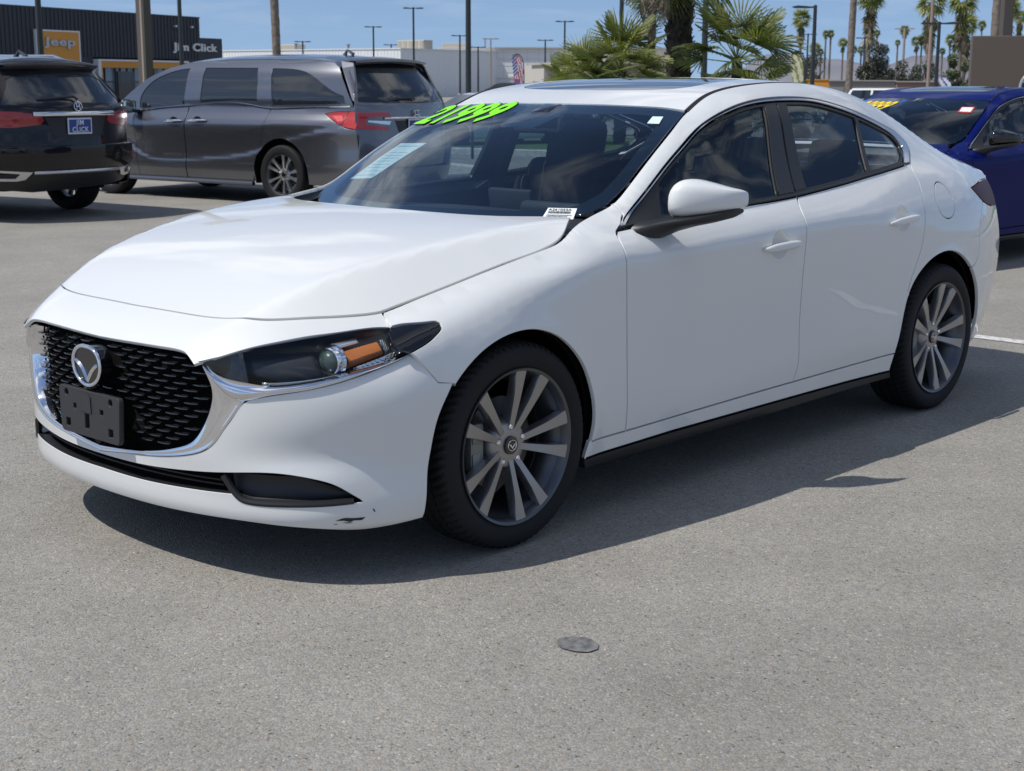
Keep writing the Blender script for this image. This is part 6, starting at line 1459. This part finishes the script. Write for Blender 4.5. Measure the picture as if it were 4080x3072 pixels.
def fan_leaf(name, rnd, R=.62, nb=24, spread=200, stem=.55, droop=.25, m_=None, fold=.012, wmax=.025):
    """one fan leaf: petiole along +X, then pleated blades split at the tips"""
    V, F = [], []
    def quad(a, b, c, d): k = len(V); V.extend((a, b, c, d)); F.append((k, k+1, k+2, k+3))
    w = .012
    quad((0, -w, 0), (stem, -w*.6, .02), (stem, w*.6, .02), (0, w, 0)); quad((0, 0, -w), (stem, 0, .02-w*.6), (stem, 0, .02+w*.6), (0, 0, w))
    for i in range(nb):
        a = math.radians(-spread/2+spread*(i+.5)/nb)+rnd.uniform(-.02, .02); L = R*(.86+.14*math.cos(a))*rnd.uniform(.92, 1.06)
        dx, dy = math.cos(a), math.sin(a); px, py = -dy, dx
        dz = lambda t: .02+.06*math.sin(a)**2*t*R-droop*R*t**2.2+rnd.uniform(-.01, .01)
        pts = [(0.0, .003), (.35, wmax*.85), (.62, wmax), (.85, wmax*.55), (1.0, .003)]
        rows = []
        for t, wd in pts:
            x, y, z = stem+dx*L*t, dy*L*t, dz(t); wd *= R/.62
            rows.append(((x+px*wd*.5, y+py*wd*.5, z-fold), (x, y, z+fold*.6), (x-px*wd*.5, y-py*wd*.5, z-fold)))
        for r0, r1 in zip(rows[:-1], rows[1:]):
            quad(r0[0], r1[0], r1[1], r0[1]); quad(r0[1], r1[1], r1[2], r0[2])
    me = bpy.data.meshes.new(name); me.from_pydata(V, [], F); me.materials.append(m_); me.update()
    return me
_r = random.Random(5)
FANS = [fan_leaf('frond', _r, m_=M_FAN[k % 3 if k < 3 else 0], droop=d, spread=s) for k, (d, s) in enumerate(((.10, 190), (.22, 215), (.35, 200), (.15, 170)))]
DEAD = fan_leaf('dead_frond', _r, m_=M_DEADL, droop=.6, spread=120, nb=16)
def add_frond(root, me, p, az, el, sc, roll=0, name='frond'):
    o = bpy.data.objects.new(name, me); C.objects.link(o); o.parent = root
    q = Matrix.Rotation(az, 4, 'Z') @ Matrix.Rotation(-el, 4, 'Y') @ Matrix.Rotation(roll, 4, 'X')
    o.location = p; o.rotation_euler = q.to_euler(); o.scale = (sc,)*3
    return o
def trunk(name, root, h, r0, r1, m_, n=12, rough=.0, seed=0, lean=(0, 0), seg_=16):
    rd = random.Random(seed); V = []; F = []
    for i in range(seg_+1):
        t = i/seg_; r = r0+(r1-r0)*t
        for k in range(n):
            a = 2*math.pi*k/n; q = r*(1+rough*rd.uniform(-1, 1)); V.append((lean[0]*t*t+q*math.cos(a), lean[1]*t*t+q*math.sin(a), h*t))
    for i in range(seg_):
        for k in range(n): F.append((i*n+k, i*n+(k+1) % n, (i+1)*n+(k+1) % n, (i+1)*n+k))
    return mesh_obj(name, V, F, m_, root, True)
def fan_palm(x, y, label, stems, seed, sc=1.0):
    rd = random.Random(seed); root = thing('fan_palm', label, 'palm', (x, y, .09), rd.uniform(0, 6), 'fan palms of the planted strip')
    root.rotation_euler = (0, 0, face_rot(x, y))
    for (sx, sy, h, nf, lo, hi, s) in stems:
        tr_ = trunk('trunk', root, h, .14, .11, M_DTRUNK, 10, .25, rd.randint(0, 99)); tr_.location = (sx, sy, 0)
        for k in range(nf):
            az = k*2.399963+rd.uniform(-.3, .3); f = (k+.5)/nf
            el = math.radians(hi+(lo-hi)*f**.85+rd.uniform(-8, 8))
            me = FANS[rd.choice((0, 0, 1, 1, 3, 2))]
            add_frond(root, me, (sx, sy, h-.08+.1*(1-f)), az, el, s*rd.uniform(.85, 1.15), rd.uniform(-.5, .5))
    return root
fan_palm(22.42, 17.1, 'spreading fan palm clump behind the windshield side of the white sedan roof', [(-.50, .1, 1.32, 18, -20, 82, .98), (.30, -.1, 1.58, 22, -15, 85, 1.12), (-.85, .3, .95, 11, -10, 75, .85), (.75, .2, .6, 9, -20, 60, .8)], 3)
fan_palm(24.36, 15.0, 'tall open fan palm with spread leaves behind the rear of the white sedan roof', [(.0, 0, 1.85, 20, -10, 85, 1.22), (.25, -.3, 1.15, 15, -50, 40, 1.0), (-.6, .2, .85, 8, -10, 45, .95), (.75, .1, .7, 9, -20, 50, .9)], 9)
fan_palm(22.6, 14.9, 'small dark fan palm at the foot of the shaggy trunk', [(0, 0, .45, 12, -25, 35, .85)], 12, .9)
def tall_fan(x, y, h, r, label, seed, crown_n=34, s=1.1, dead=22, tm=None, rough=.15):
    rd = random.Random(seed); root = thing('palm_tree', label, 'palm', (x, y, .09), 0, 'palm trees of the planted strip')
    trunk('trunk', root, h, r*1.1, r, tm or M_DTRUNK, 14, rough, seed, seg_=40)
    if tm is None or rough > .2:
        b = MB(); 
        for k in range(260):
            z = rd.uniform(.2, h); a = rd.uniform(0, 6.28); rr = r*1.02; L = rd.uniform(.07, .16)
            b.tube([(rr*math.cos(a), rr*math.sin(a), z), ((rr+L*.6)*math.cos(a), (rr+L*.6)*math.sin(a), z+L*.8)], [.020, .012], 4)
        tag(b.build('leaf_stub', M_DTRUNK, root), kind='stuff')
    for k in range(dead):
        az = k*2.4+rd.uniform(-.3, .3); add_frond(root, DEAD if k % 3 else FANS[1], (.06*math.cos(az), .06*math.sin(az), h-.05-rd.uniform(0, .25)), az, math.radians(rd.uniform(-82, -50)), s*rd.uniform(.6, .9), rd.uniform(-.6, .6), 'dead_frond' if k % 3 else 'frond')
    for k in range(crown_n):
        f = (k+.5)/crown_n; az = k*2.399963+rd.uniform(-.3, .3)
        add_frond(root, FANS[rd.choice((0, 1, 1, 2, 3))], (.05*math.cos(az), .05*math.sin(az), h+.05), az, math.radians(80-120*f**.9+rd.uniform(-8, 8)), s*rd.uniform(.85, 1.15), rd.uniform(-.5, .5))
    return root
tall_fan(24.3, 16.54, 3.75, .27, 'palm with a thick dark shaggy trunk and hanging leaves', 21, 26, 1.15, 7)
tall_fan(23.08, 16.38, 3.75, .085, 'slim trunked palm between the fan palm and the shaggy trunk', 22, 20, .95, 8, M_TRUNK, .05)
# ---- far tall palms: one crown mesh per variant, copied
def crown_mesh(seed, skirt):
    rd = random.Random(seed); V, F, M = [], [], []
    def fan(p, az, el, R, m_, nb, spread, droop):
        q = Matrix.Rotation(az, 3, 'Z') @ Matrix.Rotation(-el, 3, 'Y') @ Matrix.Rotation(rd.uniform(-.6, .6), 3, 'X'); st = R*.55
        for i in range(nb):
            a = math.radians(-spread/2+spread*(i+.5)/nb); L = R*rd.uniform(.8, 1.05); w = R*.075
            pts = []
            for t, wd in ((.0, .25), (.55, 1.0), (1.0, .1)):
                c = Vector((st+math.cos(a)*L*t, math.sin(a)*L*t, -droop*R*t*t)); n = Vector((-math.sin(a), math.cos(a), 0))*w*wd
                pts.append((p+q @ (c+n), p+q @ (c-n)))
            for (a0, b0), (a1, b1) in zip(pts[:-1], pts[1:]):
                k = len(V); V.extend((a0, b0, b1, a1)); F.append((k, k+1, k+2, k+3)); M.append(m_)
    for k in range(34):
        f = (k+.5)/34; fan(Vector((0, 0, .1)), k*2.4, math.radians(85-125*f+rd.uniform(-8, 8)), rd.uniform(.5, .66), rd.choice((0, 0, 1, 2, 2)), 9, 170, .45)
    for k in range(skirt):
        z = -rd.uniform(0, 1.5)*min(1, skirt/40); fan(Vector((0, 0, z)), k*2.4+rd.uniform(-.4, .4), math.radians(rd.uniform(-88, -62)), rd.uniform(.45, .62), rd.choice((3, 3, 4, 2)), 7, 110, .2)
    me = bpy.data.meshes.new('crown'); me.from_pydata(V, [], F)
    for m_ in (M_FAN[0], M_FAN[1], M_FAN[2], M_DEADL, M_DTRUNK): me.materials.append(m_)
    me.polygons.foreach_set('material_index', M); me.update(); return me
CR = [crown_mesh(1, 6), crown_mesh(2, 26), crown_mesh(3, 46), crown_mesh(4, 16)]
FAR = [(208.7,128.5,11.4,1.75,1,'full crowned tall palm standing alone right of the right fan palm'),(257.9,155.8,8.3,1.31,2,'palm with a brown skirt behind the single arm light pole'),(259.3,154.3,11.2,.75,0,'left one of a close pair of thin palms'),(260.0,153.6,11.2,.80,0,'right one of a close pair of thin palms'),(258.7,154.9,7.7,.63,0,'low small palm under the close pair of thin palms'),
 (261.7,151.7,9.4,1.06,3,'palm just left of the big bare trunk'),(263.1,150.2,8.1,.96,0,'short palm just right of the big bare trunk'),(264.2,149.0,8.1,.81,0,'short palm left of the dark one armed pole'),(264.9,148.3,9.3,.70,0,'small palm crown behind the dark one armed pole'),(266.3,146.8,11.4,.70,0,'thin palm over the left edge of the grey green tree'),
 (269.1,143.7,9.5,.63,0,'small palm peeking over the grey green tree'),(270.0,142.8,11.8,1.06,0,'palm crown right behind the tan light pole'),(271.8,140.9,9.7,1.21,3,'palm right of the tan light pole'),(272.4,140.2,10.1,.88,0,'second palm right of the tan light pole'),(273.4,139.1,10.9,1.06,3,'palm left of the slender tan pole'),(273.9,138.6,12.8,1.01,0,'high small palm behind the slender tan pole'),
 (275.3,137.1,7.9,.70,0,'low palm behind the dark pole near the brown sign'),(276.2,136.0,10.1,1.06,0,'thin palm over the green bushy tree'),(276.9,135.3,10.6,.76,0,'small palm beside the skirted palms'),(280.4,131.5,13.0,.88,0,'high palm at the left edge of the brown sign'),
 (146.1,80.6,10.6,1.75,2,'big skirted palm cut by the top edge over the grey green tree'),(144.7,72.6,9.7,1.75,2,'big skirted palm crossed by the slender tan pole'),(153.0,73.1,10.1,1.75,2,'big skirted palm left of the brown sign'),(183.2,87.3,8.9,1.75,2,'lower skirted palm just left of the brown sign'),(178.2,79.4,10.7,1.75,2,'skirted palm behind the top of the brown sign'),(285.5,126.0,14.4,1.51,2,'palm at the right border above the brown sign')]
far_tr = None
for i, (x, y, z, r, v, lb) in enumerate(FAR):
    root = thing('palm_tree', lb, 'palm', (x, y, 0), (i*1.7) % 6.28, 'tall palms far beyond the lot')
    k = r*1.25
    o = bpy.data.objects.new('crown', CR[v]); C.objects.link(o); o.parent = root; o.location = (0, 0, z); o.scale = (k, k, k*1.05)
    w_ = .17 if x > 240 else .22
    trunk('trunk', root, z, w_*1.25, w_, M_TRUNK, 8, .05, i, (random.Random(i).uniform(-.6, .6), 0) if 0 else (0, 0), 6)
def near_trunk(x, y, h, r, lb, lean=0):
    root = thing('palm_tree', lb, 'palm', (x, y, 0), 0, 'tall palms far beyond the lot')
    trunk('trunk', root, h, r*1.15, r, M_TRUNK, 14, .06, int(x), (lean, 0), 60)
    o = bpy.data.objects.new('crown', CR[2]); C.objects.link(o); o.parent = root; o.location = (lean, 0, h); o.scale = (1.5,)*3
near_trunk(35.63, 45.5, 9.5, .16, 'bare palm trunk rising behind the grey minivan roof', -.25); near_trunk(76.59, 42.51, 11.5, .19, 'thick bare palm trunk in front of the orange building', .3); near_trunk(53.91, 22.85, 10, .17, 'palm trunk at the left of the dark post above the brown sign')
# ---- broadleaf trees
def leaf_tree(x, y, h, w, label, seed, cols, n=2600, lobes=14, trunk_h=.35, size=.16, hang=.0, name='tree'):
    rd = random.Random(seed); root = thing(name, label, 'tree', (x, y, 0), face_rot(x, y))
    b = MB(); b.tube([(0, 0, 0), (.05*w, 0, h*trunk_h), (.0, 0, h*.6)], [.03*h, .022*h, .008*h], 8)
    for k in range(6):
        a = k*1.05+rd.uniform(0, .5); b.tube([(.03*w, 0, h*trunk_h*.9), (.16*w*math.cos(a), .16*w*math.sin(a), h*.5), (.32*w*math.cos(a), .32*w*math.sin(a), h*rd.uniform(.6, .8))], [.016*h, .010*h, .004*h], 6)
    b.build('trunk', M_BARK, root, True)
    L = []
    for k in range(lobes):
        a = rd.uniform(0, 6.28); q = rd.uniform(.0, .42)*w; z = rd.uniform(.25, .92)*h; taper = 1-.55*abs(z/h-.5)
        L.append((q*math.cos(a)*taper, q*math.sin(a)*taper, z, rd.uniform(.10, .20)*w))
    V, F, M = [], [], []
    for k in range(n):
        lx, ly, lz, lr = rd.choice(L)
        d = Vector((rd.gauss(0, 1), rd.gauss(0, 1), rd.gauss(0, 1))).normalized()*lr*rd.random()**.35
        p = Vector((lx, ly, lz))+d; 
        if hang and rd.random() < hang: p.z -= rd.uniform(0, .16)*h
        if p.z < .06*h: continue
        u = Vector((rd.gauss(0, 1), rd.gauss(0, 1), rd.gauss(0, 1)-(1.2 if hang else 0))).normalized(); v = u.orthogonal().normalized(); s = size*rd.uniform(.6, 1.3)
        kk = len(V); V.extend((p-u*s, p+v*s*.4, p+u*s, p-v*s*.4)); F.append((kk, kk+1, kk+2, kk+3)); M.append(rd.randrange(len(cols)))
    me = bpy.data.meshes.new('crown'); me.from_pydata([tuple(q) for q in V], [], F)
    for m_ in cols: me.materials.append(m_)
    me.polygons.foreach_set('material_index', M); me.update(); o = bpy.data.objects.new('crown', me); C.objects.link(o); o.parent = root
    return root
EU = [mat('eucalyptus_leaf', (.075, .085, .060), .6), mat('eucalyptus_leaf_pale', (.125, .135, .100), .6), mat('eucalyptus_leaf_dark', (.045, .052, .038), .6)]
GR = [mat('broad_leaf', (.060, .095, .030), .6), mat('broad_leaf_pale', (.105, .140, .050), .6), mat('broad_leaf_dark', (.035, .055, .020), .6)]
leaf_tree(104.9, 56.3, 4.85, 2.9, 'grey green weeping tree with a tall left crest', 31, EU, 3600, 16, .3, .13, .5); leaf_tree(106.6, 53.9, 3.5, 3.4, 'right lower half of the grey green weeping trees', 32, EU, 3400, 15, .3, .13, .5); leaf_tree(105.4, 57.7, 3.0, 2.2, 'small grey green tree at the left foot of the weeping trees', 36, EU, 1800, 10, .3, .12, .5)
leaf_tree(99.0, 46.6, 3.7, 2.6, 'bright green bushy tree behind the dark pole near the brown sign', 33, GR, 3000, 14, .25, .12); leaf_tree(100.6, 45.3, 3.0, 2.0, 'green bushy tree at the left edge of the brown sign', 37, GR, 2200, 12, .25, .12)
leaf_tree(128.0, 76.5, 4.4, 4.2, 'sparse grey tree behind the orange building', 34, EU, 2200, 14, .3, .14); leaf_tree(131.0, 70.6, 3.2, 2.6, 'thin pale tree right of the big bare trunk', 35, EU, 900, 9, .3, .13)
leaf_tree(56.0, 36.5, 1.55, 3.2, 'low dark shrub behind the right fan palm', 38, GR, 1800, 10, .2, .10, 0, 'shrub'); leaf_tree(25.6, 13.2, .95, 1.5, 'dark shrub beside the right fan palm foot', 39, GR, 1200, 8, .2, .06, 0, 'shrub')
leaf_tree(28.0, 22.5, 2.2, 2.6, 'green tree standing on the lawn behind the cars', 40, GR, 1500, 10, .4, .09)
